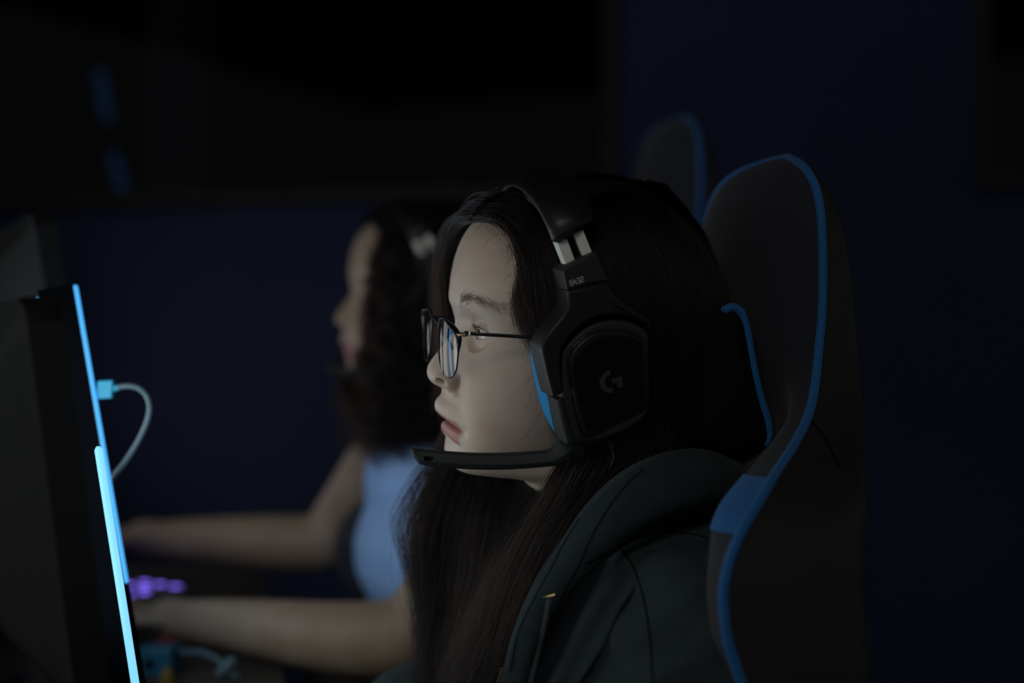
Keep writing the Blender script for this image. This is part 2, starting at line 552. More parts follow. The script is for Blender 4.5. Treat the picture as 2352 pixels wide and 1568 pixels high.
# ------------------------------------------------------------------ desk
rd = np.array([-0.204, 0.979, 0]); rd /= np.linalg.norm(rd)      # direction of the row of seats
fd = np.array([rd[1], -rd[0], 0])                                 # from the desk towards the sitters
DZ = 0.74
e0 = np.array([-0.325, 1.91, 0])                                  # a point of the desk's front edge
dk = empty('desk', e0 - fd * 0.4 - rd * 0.6, 'long dark brown desk under the monitors and keyboard', 'desk')
g = Geo(); g.box(e0 - fd * 0.375 - rd * 0.62 + up * (DZ - 0.0125), 0.375, 1.05, 0.0125, (fd, rd, up))
mesh('desk_top', g, M['desk'], dk, smooth=0)
for k in (-1.60, 0.36):
    g = Geo(); g.box(e0 - fd * 0.375 + rd * k + up * ((DZ - 0.025) / 2), 0.34, 0.02, (DZ - 0.025) / 2, (fd, rd, up))
    mesh('side_panel', g, M['desk'], dk, smooth=0)

# ------------------------------------------------------------------ monitors
def monitor(edge_top, edge_bot, n2, width, label, tiltback, foot_r, back=0.05, lit='screen'):
    """edge_top / edge_bot: world points of the visible upright edge; the screen faces n2"""
    n = np.array([n2[0], n2[1], 0.0]); n /= np.linalg.norm(n)
    r = np.array([-n[1], n[0], 0.0])                      # along the screen
    if r[1] < 0: r = -r
    t = np.asarray(edge_top) - np.asarray(edge_bot)
    hgt = np.linalg.norm(t)
    tl = math.radians(tiltback)
    tu = up * math.cos(tl) - n * math.sin(tl)
    nn = n * math.cos(tl) + up * math.sin(tl)
    c = np.asarray(edge_top) - tu * hgt / 2 + r * width / 2
    c = c - nn * 0.012
    foot = c - n * 0.12 + r * foot_r
    root = empty('monitor', (foot[0], foot[1], DZ), label, 'monitor')
    ax = (r, tu, nn)
    def plate(hw, hh, n0, n1, rr):
        a = np.linspace(0, 2 * math.pi, 40, endpoint=False)
        k = 0.10
        x = np.sign(np.cos(a)) * np.abs(np.cos(a)) ** k * hw
        y = np.sign(np.sin(a)) * np.abs(np.sin(a)) ** k * hh
        rings = []
        for d, q in ((rr * 1.6, n0), (rr, n0 + .004), (rr * .25, n1 - .004), (0, n1)):
            rings.append(c + r * (x * (1 - d / hw))[:, None] + tu * (y * (1 - d / hh))[:, None] + nn * q)
        return loft(rings)
    mesh('back_shell', plate(width / 2, hgt / 2, -back - .012, -.012, 0.05), M['monback'], root, smooth=35)
    g = Geo()
    for sx, sy, hw, hh in ((0, 1, width / 2, .008), (0, -1, width / 2, .012), (1, 0, .008, hgt / 2), (-1, 0, .008, hgt / 2)):
        g.box(c + r * sx * (width / 2 - hw) + tu * sy * (hgt / 2 - hh) - nn * 0.001, hw, hh, 0.011, ax)
    mesh('bezel', g, M['plastic_gloss'], root, smooth=0)
    g = Geo(); g.box(c + nn * 0.003, width / 2 - .01, hgt / 2 - .012, 0.003, ax)
    mesh('screen', g, M[lit], root, smooth=0)
    g = Geo(); g.box(c - nn * (back + .010), .004, hgt * .42, .003, ax)
    mesh('back_rib', g, M['plastic'], root, smooth=0)
    nk0 = c + r * foot_r - nn * (back + .008)
    mesh('stand_neck', tube([nk0 - tu * hgt * .1, nk0 - nn * .03 - up * .1 * hgt, np.array([nk0[0], nk0[1], DZ + .012])], 0.022, 12, dome=False), M['plastic'], root)
    g = Geo(); g.box((foot[0], foot[1], DZ + .006), .11, .09, .006, (r, n, up)); mesh('stand_foot', g, M['plastic'], root, smooth=0)
    return root

monitor(P(150, 672, 0.86), P(262, 1660, 0.86), (0.90, 0.43), 0.66,
        'dark monitor seen from behind, lower and larger, hiding the feet of the light bars', 7, 0.10, 0.035)
monitor(P(128, 478, 1.50), P(205, 1130, 1.50), (0.90, 0.43), 0.66,
        'dark monitor seen from behind, its top rising over the other monitor', 9, -0.05, 0.05, 'screen_dim')
monitor(P(30, 690, 2.35), P(80, 1150, 2.35), (0.96, 0.28), 0.52,  # added for the pale band its screen makes in the lenses
        'unseen monitor added behind the others so its screen is mirrored in the glasses', 6, 0.0, 0.05, 'screen_dim')

# ------------------------------------------------------------------ leaning light bars
def light_bar(a, b, depth, wid, m, label, ext):
    a, b = np.asarray(a, float), np.asarray(b, float)
    t = (a - b) / np.linalg.norm(a - b)
    x = np.array([1.0, 0, 0]); x = x - t * np.dot(x, t); x /= np.linalg.norm(x)
    y = np.cross(t, x)
    b2 = b - t * ext
    base = b2.copy(); base[2] = DZ
    root = empty('light_bar', base, label, 'light', 'leaning light bars on the desk')
    L = np.linalg.norm(a - b) / 2
    LB = np.linalg.norm(a - b2) / 2
    mesh('strip', tube(np.linspace(b, a, 24), wid, 14), m, root)
    g = Geo(); g.box((a + b2) / 2 - x * (depth / 2 + wid * .4) + y * 0.004, depth / 2, 0.006, LB + .003, (x, y, t))
    mesh('channel', g, M['channel'], root, smooth=0)
    g = Geo(); g.box((b2[0] - depth / 2, b2[1], DZ + .006), .05, .05, .006); mesh('base', g, M['plastic'], root, smooth=0)
    mesh('post', tube([b2 - x * depth / 2, np.array([b2[0] - depth / 2, b2[1], DZ + .012])], 0.006, 10, dome=False), M['plastic'], root)
    return root

barA = (P(173, 660, 1.19), P(289, 1333, 1.19))
barB = (P(226, 1034, 1.00), P(318, 1620, 1.00))
light_bar(barA[0], barA[1], 0.03, 0.0022, M['cyan'], 'slender cyan light bar with the cyan-lit white plug at its middle', 0.10)
light_bar(barB[0], barB[1], 0.03, 0.0030, M['cyan2'], 'thicker pale cyan light bar reaching lower than the other bar', 0.03)

barAdded = (P(112, 705, 1.45), P(140, 1350, 1.45))  # unseen extra bar, added to draw a cyan line in the lenses
light_bar(barAdded[0], barAdded[1], 0.02, 0.013, M['cyan3'], 'cyan light bar added out of sight behind the lower monitor, to be mirrored in the glasses', 0.05)
# cable plugged in at the upper bar
uc = empty('usb_cable', P(244, 893, 1.2), 'white plug with cyan light in its colour with a grey cable looping out of the light bar', 'cable')
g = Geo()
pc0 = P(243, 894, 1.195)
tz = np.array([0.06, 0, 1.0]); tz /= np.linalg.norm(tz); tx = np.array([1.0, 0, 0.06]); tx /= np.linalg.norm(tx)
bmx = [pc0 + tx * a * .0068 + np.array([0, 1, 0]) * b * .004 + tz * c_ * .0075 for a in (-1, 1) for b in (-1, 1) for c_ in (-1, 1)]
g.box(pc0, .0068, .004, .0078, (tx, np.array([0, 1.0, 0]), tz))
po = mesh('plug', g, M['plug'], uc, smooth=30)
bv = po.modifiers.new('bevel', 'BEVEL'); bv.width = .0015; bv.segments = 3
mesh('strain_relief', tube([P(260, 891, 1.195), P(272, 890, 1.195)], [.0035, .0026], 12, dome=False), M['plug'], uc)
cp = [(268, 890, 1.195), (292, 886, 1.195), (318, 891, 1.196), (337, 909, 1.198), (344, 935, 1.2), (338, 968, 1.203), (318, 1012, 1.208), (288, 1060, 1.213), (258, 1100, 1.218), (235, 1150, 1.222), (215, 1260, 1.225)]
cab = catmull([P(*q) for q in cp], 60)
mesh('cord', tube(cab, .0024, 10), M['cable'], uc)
# ------------------------------------------------------------------ gaming chairs
CH = Frame(P(1790, 784, 1.16), 17)
C_TAB = [  # photo row, piping column, back silhouette column, half width, head bulge, wing bulge, wing depth
    (362, 1803, 1812, .014, .004, 0, 0), (366, 1818, 1826, .045, .008, 0, 0), (378, 1838, 1850, .066, .013, 0, 0), (400, 1858, 1875, .082, .019, 0, 0),
    (440, 1876, 1903, .095, .026, 0, 0), (500, 1886, 1928, .102, .033, 0, 0), (600, 1890, 1949, .106, .036, 0, 0),
    (700, 1889, 1960, .110, .033, 0, 0), (800, 1881, 1967, .118, .024, 0, .0), (900, 1870, 1973, .134, .012, .002, .01),
    (960, 1855, 1977, .150, .004, .004, .02), (1020, 1825, 1981, .174, .0, .008, .035), (1090, 1780, 1985, .206, .0, .010, .05), (1160, 1739, 1988, .230, .0, .013, .06),
    (1220, 1704, 1990, .242, 0, .010, .07), (1300, 1672, 1992, .248, 0, .003, .075), (1370, 1661, 1993, .25, 0, .001, .075),
    (1450, 1668, 1994, .25, 0, .001, .07), (1568, 1703, 1996, .25, 0, .001, .06), (1750, 1770, 1990, .24, 0, .012, .06), (1950, 1800, 1985, .22, 0, .01, .05)]
_t = []
for py, pp, pb, W, bu, wb, wd in C_TAB:
    up_, v_ = CH.on(pp, py, W)
    ub_, _ = CH.on(pb + float(np.interp(py, [400, 700, 900, 1200, 1600], [2, 14, 22, 42, 42])), py, W * 0.8)
    _t.append((up_, v_, ub_, W, bu, wb, wd))
_t = np.array(_t)

def make_chair(shift, lift, name, label):
    """shift: world offset of the whole chair; lift: extra height of seat and back on the gas spring"""
    off = np.asarray(shift, float) + np.array([0, 0, lift])
    base = CH.W(np.array(0.17), np.array(0.0), np.array(0.0)) + np.asarray(shift, float)
    root = empty(name, (base[0], base[1], 0), label, 'chair', 'gaming chairs')
    k = np.linspace(0, len(_t) - 1, 150)
    A = np.stack([pchip(k, np.arange(len(_t)), _t[:, j]) for j in range(7)], 1)
    NF, NS, NB = 61, 9, 21
    front, back = [], []
    for up_, v_, ub_, W, bu, wb, wd in A:
        x = np.linspace(1, -1, NF)
        ax_ = np.abs(x)
        ed = wb * np.sin(np.clip((1 - ax_) / 0.30, 0, 1) * math.pi) ** 0.8
        u = up_ + bu * (1 - ax_ ** 2.2) + ed - wd * sstep(1 - ax_, 0.07, 0.45)
        front.append(CH.W(u, x * W, v_) + off)
        th = max(up_ - ub_, 0.006)
        # side panel, back, side panel as a rounded U from the far rim to the near rim
        a = np.linspace(0, math.pi, NS * 2 + NB)
        cx = -np.cos(a); sx = np.sin(a)
        ww = np.sign(cx) * np.abs(cx) ** 0.42 * W
        uu = up_ - th * np.abs(sx) ** 0.55
        back.append(CH.W(uu, ww, v_) + off)
    front, back = np.array(front), np.array(back)
    sh = mesh('back_shell', loft(back, cap=False, closed=False), M['leather'], root, smooth=60)
    fc = mesh('back_cushion', loft(front, cap=False, closed=False), M['chairfab'], root, smooth=60)
    # piping round the rim
    pnear = front[:, 0]; pfar = front[:, -1]
    rim = np.vstack([pnear[::-1], pfar])
    rim = catmull(rim[::3], 260)
    mesh('piping', tube(rim, 0.0034, 12), M['piping'], root)
    # blue inlay on the near and far wings
    def inlay(cols, r0, r1, nm, m, lift_=.0015):
        rr = [i for i in range(len(k)) if r0 <= k[i] <= r1]
        sub = front[rr][:, cols] + CH.f * lift_
        n_, m_ = sub.shape[:2]
        g_ = Geo()
        v, f = loft(sub, cap=False, closed=False)
        g_.add(v, f)
        return mesh(nm, g_, m, root, smooth=60)
    inlay(slice(0, 8), 12.0, 14.15, 'wing_inlay', M['piping'])
    inlay(slice(NF - 8, NF), 12.0, 14.15, 'wing_inlay', M['piping'])
    # side seams
    for sgn in (1, -1):
        sp = [(1858, 962), (1880, 985), (1900, 1015), (1915, 1045), (1928, 1075)]
        pts = []
        for (px, py), w in zip(sp, (.152, .160, .172, .186, .200)):
            u_, v_ = CH.on(px, py, w)
            pts.append(CH.W(u_, sgn * (w + .0), v_) + off)
        mesh('seam', tube(catmull(pts, 20), .0009, 6), M['thread'], root)
    # seat, bolsters, column, star base (below the picture)
    zb = front[-1, 0, 2]
    zs = CAMZ - 0.66 + lift
    g_ = Geo()
    cu = 0.18
    rings = []
    for uu, hw, z0, z1 in ((-.03, .20, .0, .10), (.0, .23, -.01, .10), (.2, .25, -.02, .09), (.4, .25, -.02, .09), (.47, .23, -.01, .07), (.49, .2, .02, .04)):
        a = np.linspace(0, 2 * math.pi, 32, endpoint=False)
        w_ = np.sign(np.cos(a)) * np.abs(np.cos(a)) ** .5 * hw
        z_ = (z0 + z1) / 2 + np.sign(np.sin(a)) * np.abs(np.sin(a)) ** .5 * (z1 - z0) / 2
        o_ = CH.W(np.full_like(w_, uu), w_, np.zeros_like(w_)) + np.asarray(shift, float)
        o_[:, 2] = zs - .09 + z_
        rings.append(o_)
    mesh('seat', loft(rings), M['leather'], root)
    for sgn in (1, -1):
        pp_ = [CH.W(np.array(u_), np.array(sgn * .24), np.array(0.0)) + np.asarray(shift, float) for u_ in (.05, .25, .44)]
        for q in pp_: q[2] = zs + .01
        mesh('seat_bolster', tube(catmull(pp_, 12), .045, 14), M['leather'], root)
        br = [CH.W(np.array(u_), np.array(sgn * .2), np.array(0.0)) + np.asarray(shift, float) for u_ in (.06, .03)]
        br[0][2], br[1][2] = zs - .05, zs - .02
        br.append((front[-1, 6 if sgn > 0 else -7] + back[-1, -8 if sgn > 0 else 7]) / 2)
        mesh('back_bracket', tube(br, .016, 10), M['steel'], root)
    b0 = np.array([base[0], base[1], 0])
    mesh('gas_spring', tube([b0 + up * .09, b0 + up * (zs - .1)], .026, 16, dome=False), M['steel'], root)
    for j in range(5):
        a = j * 2 * math.pi / 5 + .3
        d_ = np.array([math.cos(a), math.sin(a), 0])
        leg = mesh('base_leg', tube([b0 + up * .11, b0 + d_ * .15 + up * .1, b0 + d_ * .29 + up * .075], [.026, .022, .016], 12), M['plastic'], root)
        cr = np.cross(d_, up)
        mesh('castor', tube([b0 + d_ * .29 + up * .0302 - cr * .022, b0 + d_ * .29 + up * .0302 + cr * .022], .03, 18, dome=False), M['plastic'], leg)
    return root, sh, fc

ch1, ch1_shell, ch1_front = make_chair((0, 0, 0), 0.0, 'gaming_chair', 'black gaming chair with blue piping behind the person in glasses')
# neck pillow of the near chair
def pillow(root):
    fr = CH
    out = [(1668, 712), (1690, 712), (1712, 735), (1722, 780), (1733, 840), (1748, 910), (1764, 965), (1770, 1005), (1758, 1028),
           (1700, 1040), (1640, 1030), (1590, 1000), (1570, 900), (1580, 800), (1610, 730), (1640, 712)]
    uv = uvs(fr, out, 0.085, 80)
    p = mesh('neck_pillow', slab(fr, uv, -.09, .090, 0.012, 5, .012), M['pillow'], root, smooth=60)
    edge = [(1666, 711), (1684, 706), (1702, 719), (1712, 748), (1720, 790), (1731, 850), (1745, 910), (1761, 960), (1766, 995), (1760, 1016)]
    pts = [fr.at(x, y, .084) for x, y in edge]
    mesh('pillow_piping', tube(catmull(pts, 60), .0034, 12), M['piping'], p)
pillow(ch1)

# the second chair stands one seat further and is raised on its spring
q = _t[6]
pn = CH.W(q[0], q[3], q[1])            # a rim point of the first chair, brought to its place for the second
tgt = P(1610, 400, 1.86)
sh2 = tgt - pn; lift2 = float(sh2[2]); sh2[2] = 0
ch2, _, _ = make_chair(sh2, lift2, 'gaming_chair', 'dim black gaming chair with blue piping standing against the navy wall')
# ------------------------------------------------------------------ the head both people share as a starting form (local u, w, v)
HD = Frame(P(1230, 800, 1.10), 15, 6)
PROFILE = [(1042, 705), (1044, 722), (1046, 738), (1043, 755), (1034, 773), (1022, 788), (1010, 802), (998, 817), (989, 829), (983, 841), (981, 852),
           (983, 864), (988, 873), (997, 881), (1008, 887), (1016, 892), (1018, 898), (1014, 906), (1006, 914), (1001, 923), (1000, 932),
           (1003, 942), (1011, 950), (1020, 956), (1027.5, 961), (1022, 965), (1017.5, 971), (1016, 979), (1018, 987), (1023, 994), (1030, 1000),
           (1032, 1005), (1030, 1012), (1027, 1022), (1024.5, 1034), (1025, 1046)]
ST = [  # uf, vf, ub, vb, W, pc
    (-.030, .1290, -.0302, .1290, .0004, -.0301), (-.004, .1262, -.058, .1268, .024, -.032), (.020, .118, -.080, .120, .042, -.033),
    (.047, .0995, -.103, .101, .060, -.033), (.0593, .081, -.117, .082, .0695, -.033), (.0645, .064, -.125, .064, .0745, -.032),
    (.0664, .05, -.128, .05, .0758, -.031), (.0658, .036, -.127, .037, .0755, -.029), (.0630, .020, -.125, .024, .0735, -.026),
    (.0640, .000, -.117, .010, .0705, -.022), (.0668, -.020, -.108, -.002, .0685, -.020), (.0690, -.040, -.102, -.014, .0655, -.018),
    (.0695, -.060, -.098, -.026, .0615, -.016), (.0690, -.076, -.096, -.04, .0560, -.015), (.0655, -.088, -.094, -.052, .050, -.017),
    (.057, -.0945, -.092, -.062, .0465, -.022), (.041, -.0970, -.091, -.072, .0480, -.03), (.023, -.0985, -.090, -.082, .0495, -.037),
    (.010, -.101, -.091, -.092, .0505, -.042), (-.002, -.112, -.094, -.108, .0505, -.046), (-.014, -.128, -.1, -.125, .052, -.052),
    (-.022, -.145, -.108, -.145, .061, -.06), (-.02, -.165, -.12, -.165, .092, -.065), (-.008, -.195, -.135, -.195, .135, -.065),
    (.008, -.24, -.145, -.24, .148, -.06), (.015, -.32, -.145, -.32, .142, -.055), (.01, -.45, -.13, -.45, .125, -.055),
    (.02, -.55, -.14, -.55, .145, -.055), (.02, -.60, -.14, -.60, .150, -.055)]
ST = np.array(ST)
_pr = np.array([HD.on(x, y, 0) for x, y in PROFILE])
_mask_v = ST[7:16, 1]; _mask_u = ST[7:16, 0]
EYEV = HD.on(1100, 767, 0.034)[1]

def prof_delta(v):
    d = pchip(v, _pr[:, 1], _pr[:, 0]) - pchip(v, _mask_v, _mask_u)
    fade = sstep(v, _pr[-1, 1] - .006, _pr[-1, 1] + .004) * (1 - sstep(v, _pr[0, 1] - .004, _pr[0, 1] + .004))
    return d * fade

def v_of(py):
    return HD.on(1030, py, 0)[1]

def features(u, w, v, front):
    """forward displacement of the facial relief and the lip mask"""
    aw = np.abs(w)
    V_N0, V_N1 = v_of(893), v_of(912)
    # nose
    sig = np.interp(v, [v_of(y) for y in (900, 888, 870, 852, 830, 800, 770, 740, 712)],
                    [.0105, .0125, .0130, .0118, .0098, .0082, .0074, .0078, .013])
    nose_lat = np.exp(-(aw / sig) ** 2.0)
    t = np.clip(aw / 0.0265, 0, 1); t2 = np.clip(aw / 0.0325, 0, 1)
    vv = v + 0.0068 * t ** 1.25
    lip_lat = (.5 + .5 * np.cos(t2 * math.pi)) ** .85
    chin_lat = np.exp(-(aw / .021) ** 2)
    b = sstep(-v, -V_N0, -V_N1)                       # 0 nose, 1 lips
    cb = sstep(-v, -v_of(998), -v_of(1020))
    d_lip = prof_delta(vv)
    d = prof_delta(v) * nose_lat * (1 - b) + b * ((1 - cb) * d_lip * lip_lat + cb * prof_delta(v) * chin_lat)
    # wings of the nose, crease behind them, nostrils
    va = v_of(872)
    d += .0085 * np.exp(-((aw - .0125) / .0050) ** 2 - ((v - va) / .0062) ** 2)
    d -= .0040 * np.exp(-((aw - .0205) / .0032) ** 2 - ((v - va) / .0075) ** 2)
    d -= .0120 * np.exp(-((aw - .0088) / .0034) ** 2 - ((v - v_of(881)) / .0023) ** 2)
    d -= .0012 * np.exp(-((aw - .026) / .006) ** 2 - ((v - v_of(915)) / .014) ** 2)
    # mouth line and corners
    vg = v_of(961)
    d -= .0040 * np.exp(-((vv - vg) / .0013) ** 2) * (t < 1) * (1 - t ** 4)
    d -= .0022 * np.exp(-((aw - .027) / .004) ** 2 - ((v - v_of(980)) / .004) ** 2)
    # brow ridge, socket, cheek
    d += .0018 * np.exp(-((aw - .022) / .018) ** 2 - ((v - v_of(690)) / .009) ** 2)
    d -= .0060 * np.exp(-((aw - .0215) / .0110) ** 2 - ((v - (EYEV + .004)) / .0120) ** 2)
    d -= .0012 * np.exp(-((aw - .040) / .011) ** 2 - ((v - (EYEV + .002)) / .012) ** 2)
    d += .0028 * np.exp(-((aw - .038) / .018) ** 2 - ((v - v_of(880)) / .018) ** 2)
    u2 = u + d * front
    lip = (sstep(vv, v_of(997), v_of(991)) * (1 - sstep(vv, v_of(946), v_of(938)))) * (1 - sstep(aw, .0225, .0262)) * front
    return u2, np.clip(lip, 0, 1)

def head_form(cols=340, dens=1.0):
    n = len(ST)
    cnt = [6, 7, 9, 12, 12, 14, 16, 22, 34, 36, 38, 38, 34, 22, 12, 8, 8, 7, 7, 7, 7, 7, 7, 6, 6, 6, 5, 5]
    t = np.concatenate([i + np.linspace(0, 1, max(2, int(c * dens)), endpoint=False) for i, c in enumerate(cnt)] + [[n - 1]])
    S = np.stack([pchip(t, np.arange(n), ST[:, j]) for j in range(6)], 1)
    x = np.linspace(-1, 1, cols, endpoint=False)
    th = math.pi * np.sign(x) * np.abs(x) ** 1.7
    c, s = np.cos(th)[None], np.sin(th)[None]
    uf, vf, ub, vb, W, pc = [S[:, j][:, None] for j in range(6)]
    e = 2 / 2.25
    ac, as_ = np.abs(c) ** e, np.abs(s) ** e
    u = np.where(c > 0, pc + (uf - pc) * ac, pc - (pc - ub) * ac)
    w = W * np.sign(s) * as_
    v = vf + (vb - vf) * (uf - u) / (uf - ub)
    front = sstep(c * np.ones_like(u), 0.05, 0.35) * sstep(v, -.100, -.090) * (1 - sstep(v, .095, .105)) * (t[:, None] < 16.2)
    u2, lip = features(u, w, v, front)
    aw = np.abs(w) + 0 * u
    va = v_of(873)
    dw = .0030 * np.exp(-((u2 - .0715) / .0050) ** 2 - ((v - va) / .0060) ** 2) - .0026 * np.exp(-((u2 - .0640) / .0030) ** 2 - ((v - va) / .0075) ** 2)
    dw = dw * front * (aw > .002) * (aw < .035)
    return u2, (aw + dw) * np.sign(w + 1e-12), v, lip, (len(t), cols)

HU, HW_, HV, HLIP, (HN, HM) = head_form()
_idx = [(i * HM + j, i * HM + (j + 1) % HM, (i + 1) * HM + (j + 1) % HM, (i + 1) * HM + j) for i in range(HN - 1) for j in range(HM)]
H_FACES = _idx + [tuple(range(HM))[::-1], tuple((HN - 1) * HM + j for j in range(HM))]

# the eyes: opening cut into the face where the photo shows it, a ball set just behind the lids
_bv = BVHTree.FromPolygons(HD.W(HU, HW_, HV).reshape(-1, 3).tolist(), H_FACES)
_p, _n = hit(_bv, 1097, 766.5)
EP = HD.L(_p)
EN = np.array([_n @ HD.f, _n @ HD.l, _n @ HD.up]); EN[2] *= .3; EN /= np.linalg.norm(EN)
E2 = np.array([0, 0, 1.0]) - EN * EN[2]; E2 /= np.linalg.norm(E2)
E1 = np.cross(E2, EN)                      # along the lids
if E1[1] < 0: E1 = -E1                     # towards the temple
ER = 0.0118
EYE = EP - EN * (ER + .0004)
def lid_top(a): return .0052 * np.clip(1 - (a / .0125) ** 2, 0, 1) ** .75
def lid_bot(a): return -.0040 * np.clip(1 - (a / .0125) ** 2, 0, 1) ** .9
def cut_eyes(U, W, V):
    q = np.stack([U, np.abs(W), V], -1) - EP
    a, b, c = q @ E1, q @ E2, q @ EN
    near = (np.abs(a) < .022) & (np.abs(b) < .022) & (np.abs(c) < .015)
    bt, bb = lid_top(a), lid_bot(a)
    # surface of the lids follows the ball
    rr = a ** 2 + b ** 2
    sph = np.sqrt(np.maximum((ER + .0012) ** 2 - rr, 0)) - (ER + .0004)
    k = sstep(np.sqrt(rr), .0150, .0065)
    dc = k * (sph - c)
    inside = (b < bt) & (b > bb) & (np.abs(a) < .0125)
    dc = dc - inside * .0050
    dc = dc + (~inside) * k * (-.0007 * np.exp(-((b - bt - .0038) / .0009) ** 2) * (np.abs(a) < .012))
    dc = np.where(near, dc, 0)
    sg = np.where(W < 0, -1.0, 1.0)
    return U + dc * EN[0], W + sg * dc * EN[1], V + dc * EN[2]
_p, _n = hit(_bv, 1010.5, 877.5)
NP = HD.L(_p); NN_ = np.array([_n @ HD.f, _n @ HD.l, _n @ HD.up])
_p2, _ = hit(_bv, 1019, 883)
N1 = HD.L(_p2) - NP; N1 -= NN_ * (N1 @ NN_); N1 /= np.linalg.norm(N1); N2 = np.cross(NN_, N1)
def cut_nostrils(U, W, V):
    q = np.stack([U, np.abs(W), V], -1) - NP
    a, b, c = q @ N1, q @ N2, q @ NN_
    k = np.exp(-(np.sqrt((a / .0036) ** 2 + (b / .0017) ** 2)) ** 4) * (np.abs(c) < .006)
    sg = np.where(W < 0, -1.0, 1.0)
    d = -NN_ * .0078 + np.array([0, 0, .0025])
    return U + k * d[0], W + sg * k * d[1], V + k * d[2]
HU, HW_, HV = cut_nostrils(*cut_eyes(HU, HW_, HV))

def set_lip(o, lip, n):
    a = o.data.attributes.new('lip', 'FLOAT', 'POINT')
    val = np.zeros(len(o.data.vertices), np.float32)
    val[:n] = lip.reshape(-1)[:n]
    a.data.foreach_set('value', val)

def eyes(fr, root):
    gz = np.array([.985, .0, -.10]); gz /= np.linalg.norm(gz)
    for sg in (1, -1):
        x1 = np.cross(gz, [0, 0, 1.0]); x1 /= np.linalg.norm(x1); x2 = np.cross(x1, gz)
        g = Geo(); rings = []
        A = np.concatenate([[.5, 12, 24, 28], np.linspace(33, 179.5, 16)])
        th = np.linspace(0, 2 * math.pi, 28, endpoint=False)
        for a in np.radians(A):
            rr = ER * (1.03 if a < math.radians(26) else 1.0)
            q = EYE + gz * rr * math.cos(a) + (x1[None] * np.cos(th)[:, None] + x2[None] * np.sin(th)[:, None]) * ER * math.sin(a)
            rings.append(fr.W(q[:, 0], sg * q[:, 1], q[:, 2]))
        v, f = loft(rings)
        g.add(v, f)
        g.m = [1 if (i // 28) < 3 else 0 for i in range(len(f))]
        g.m[-2] = 1; g.m[-1] = 0
        mesh('eye', g, [M['eyewhite'], M['iris']], root)

def hand(wrist, fwd, side, right, curl=0.5):
    """palm and five bent fingers as one point set; returns Geo pieces"""
    g = Geo()
    fwd = np.asarray(fwd, float) / np.linalg.norm(fwd)
    side = np.asarray(side, float); side -= fwd * np.dot(side, fwd); side /= np.linalg.norm(side)
    dn = np.cross(fwd, side)
    if dn[2] > 0: dn = -dn
    w = np.asarray(wrist, float)
    v, f = tube([w - fwd * .02, w + fwd * .02, w + fwd * .055, w + fwd * .085], [.026, .034, .040, .037], 16, .42, up=dn); g.add(v, f)
    for i, (o, L) in enumerate(((-.028, .068), (-.0095, .077), (.0095, .073), (.027, .058))):
        b = w + fwd * .082 + side * o
        d1 = fwd * math.cos(.25) + dn * math.sin(.25) * curl
        d2 = fwd * math.cos(.9 * curl + .2) + dn * math.sin(.9 * curl + .2)
        d3 = fwd * math.cos(1.5 * curl + .2) + dn * math.sin(1.5 * curl + .2)
        p1 = b + d1 * L * .45; p2 = p1 + d2 * L * .32; p3 = p2 + d3 * L * .23
        v, f = tube([b - fwd * .015, b, p1, p2, p3], [.0095, .0092, .0085, .0078, .0068], 10); g.add(v, f)
    b = w + fwd * .028 - side * .032
    v, f = tube([b + side * .012, b - side * .008 + fwd * .02 + dn * .006, b - side * .012 + fwd * .05 + dn * .014, b - side * .008 + fwd * .072 + dn * .018], [.013, .012, .0098, .0078], 10); g.add(v, f)
    return g

# ------------------------------------------------------------------ the person in glasses
BF = Frame(P(1400, 1200, 1.10), 15)
pel = HD.W(-.05, 0, -.60); 
person1 = empty('person', (pel[0], pel[1], pel[2]), 'person in glasses and a dark hoodie, in profile, wearing a black headset', 'person')
g = Geo()
g.add(HD.W(HU, HW_, HV).reshape(-1, 3), H_FACES)
nhead = HN * HM
SLV = [(1520, 1415, .095, .048), (1590, 1440, .140, .057), (1612, 1520, .160, .060), (1612, 1640, .170, .058), (1585, 1760, .175, .055), (1480, 1835, .175, .052),
       (1300, 1850, .150, .047), (1140, 1850, .130, .040), (1030, 1850, .11, .034)]
slv_pts = np.array([[*BF.at(x, y, w), r] for x, y, w, r in SLV])
slv_far = np.array([[*BF.W(BF.on(x, y, w)[0], -w, BF.on(x, y, w)[1]), r] for x, y, w, r in SLV])
for sp in (slv_pts, slv_far):
    q_ = catmull(sp, 40)
    v, f = tube(q_[:, :3], q_[:, 3] * .72, 16); g.add(v, f)
    fw = sp[-1, :3] - sp[-2, :3]; fw[2] = -0.01
    hg = hand(sp[-1, :3] + fw / np.linalg.norm(fw) * .03, fw, BF.l * (1 if sp is slv_far else -1), True)
    g.add(hg.v, hg.f)
body1 = mesh('body', g, M['skin'], person1, smooth=0)
body1.data.polygons.foreach_set('use_smooth', [True] * len(body1.data.polygons))
set_lip(body1, HLIP, nhead)
eyes(HD, person1)
head_bvh = BVHTree.FromPolygons(HD.W(HU, HW_, HV).reshape(-1, 3).tolist(), H_FACES)

# hair: dark under-layer on the scalp
def hairline(v):
    return pchip(v, [-.12, -.1, -.03, 0, .013, .033, .0525, .072, .08, .089, .098, .104, .13],
                 [-.03, -.025, -.012, .008, .016, .022, .020, .019, .023, .029, .035, .041, .06])

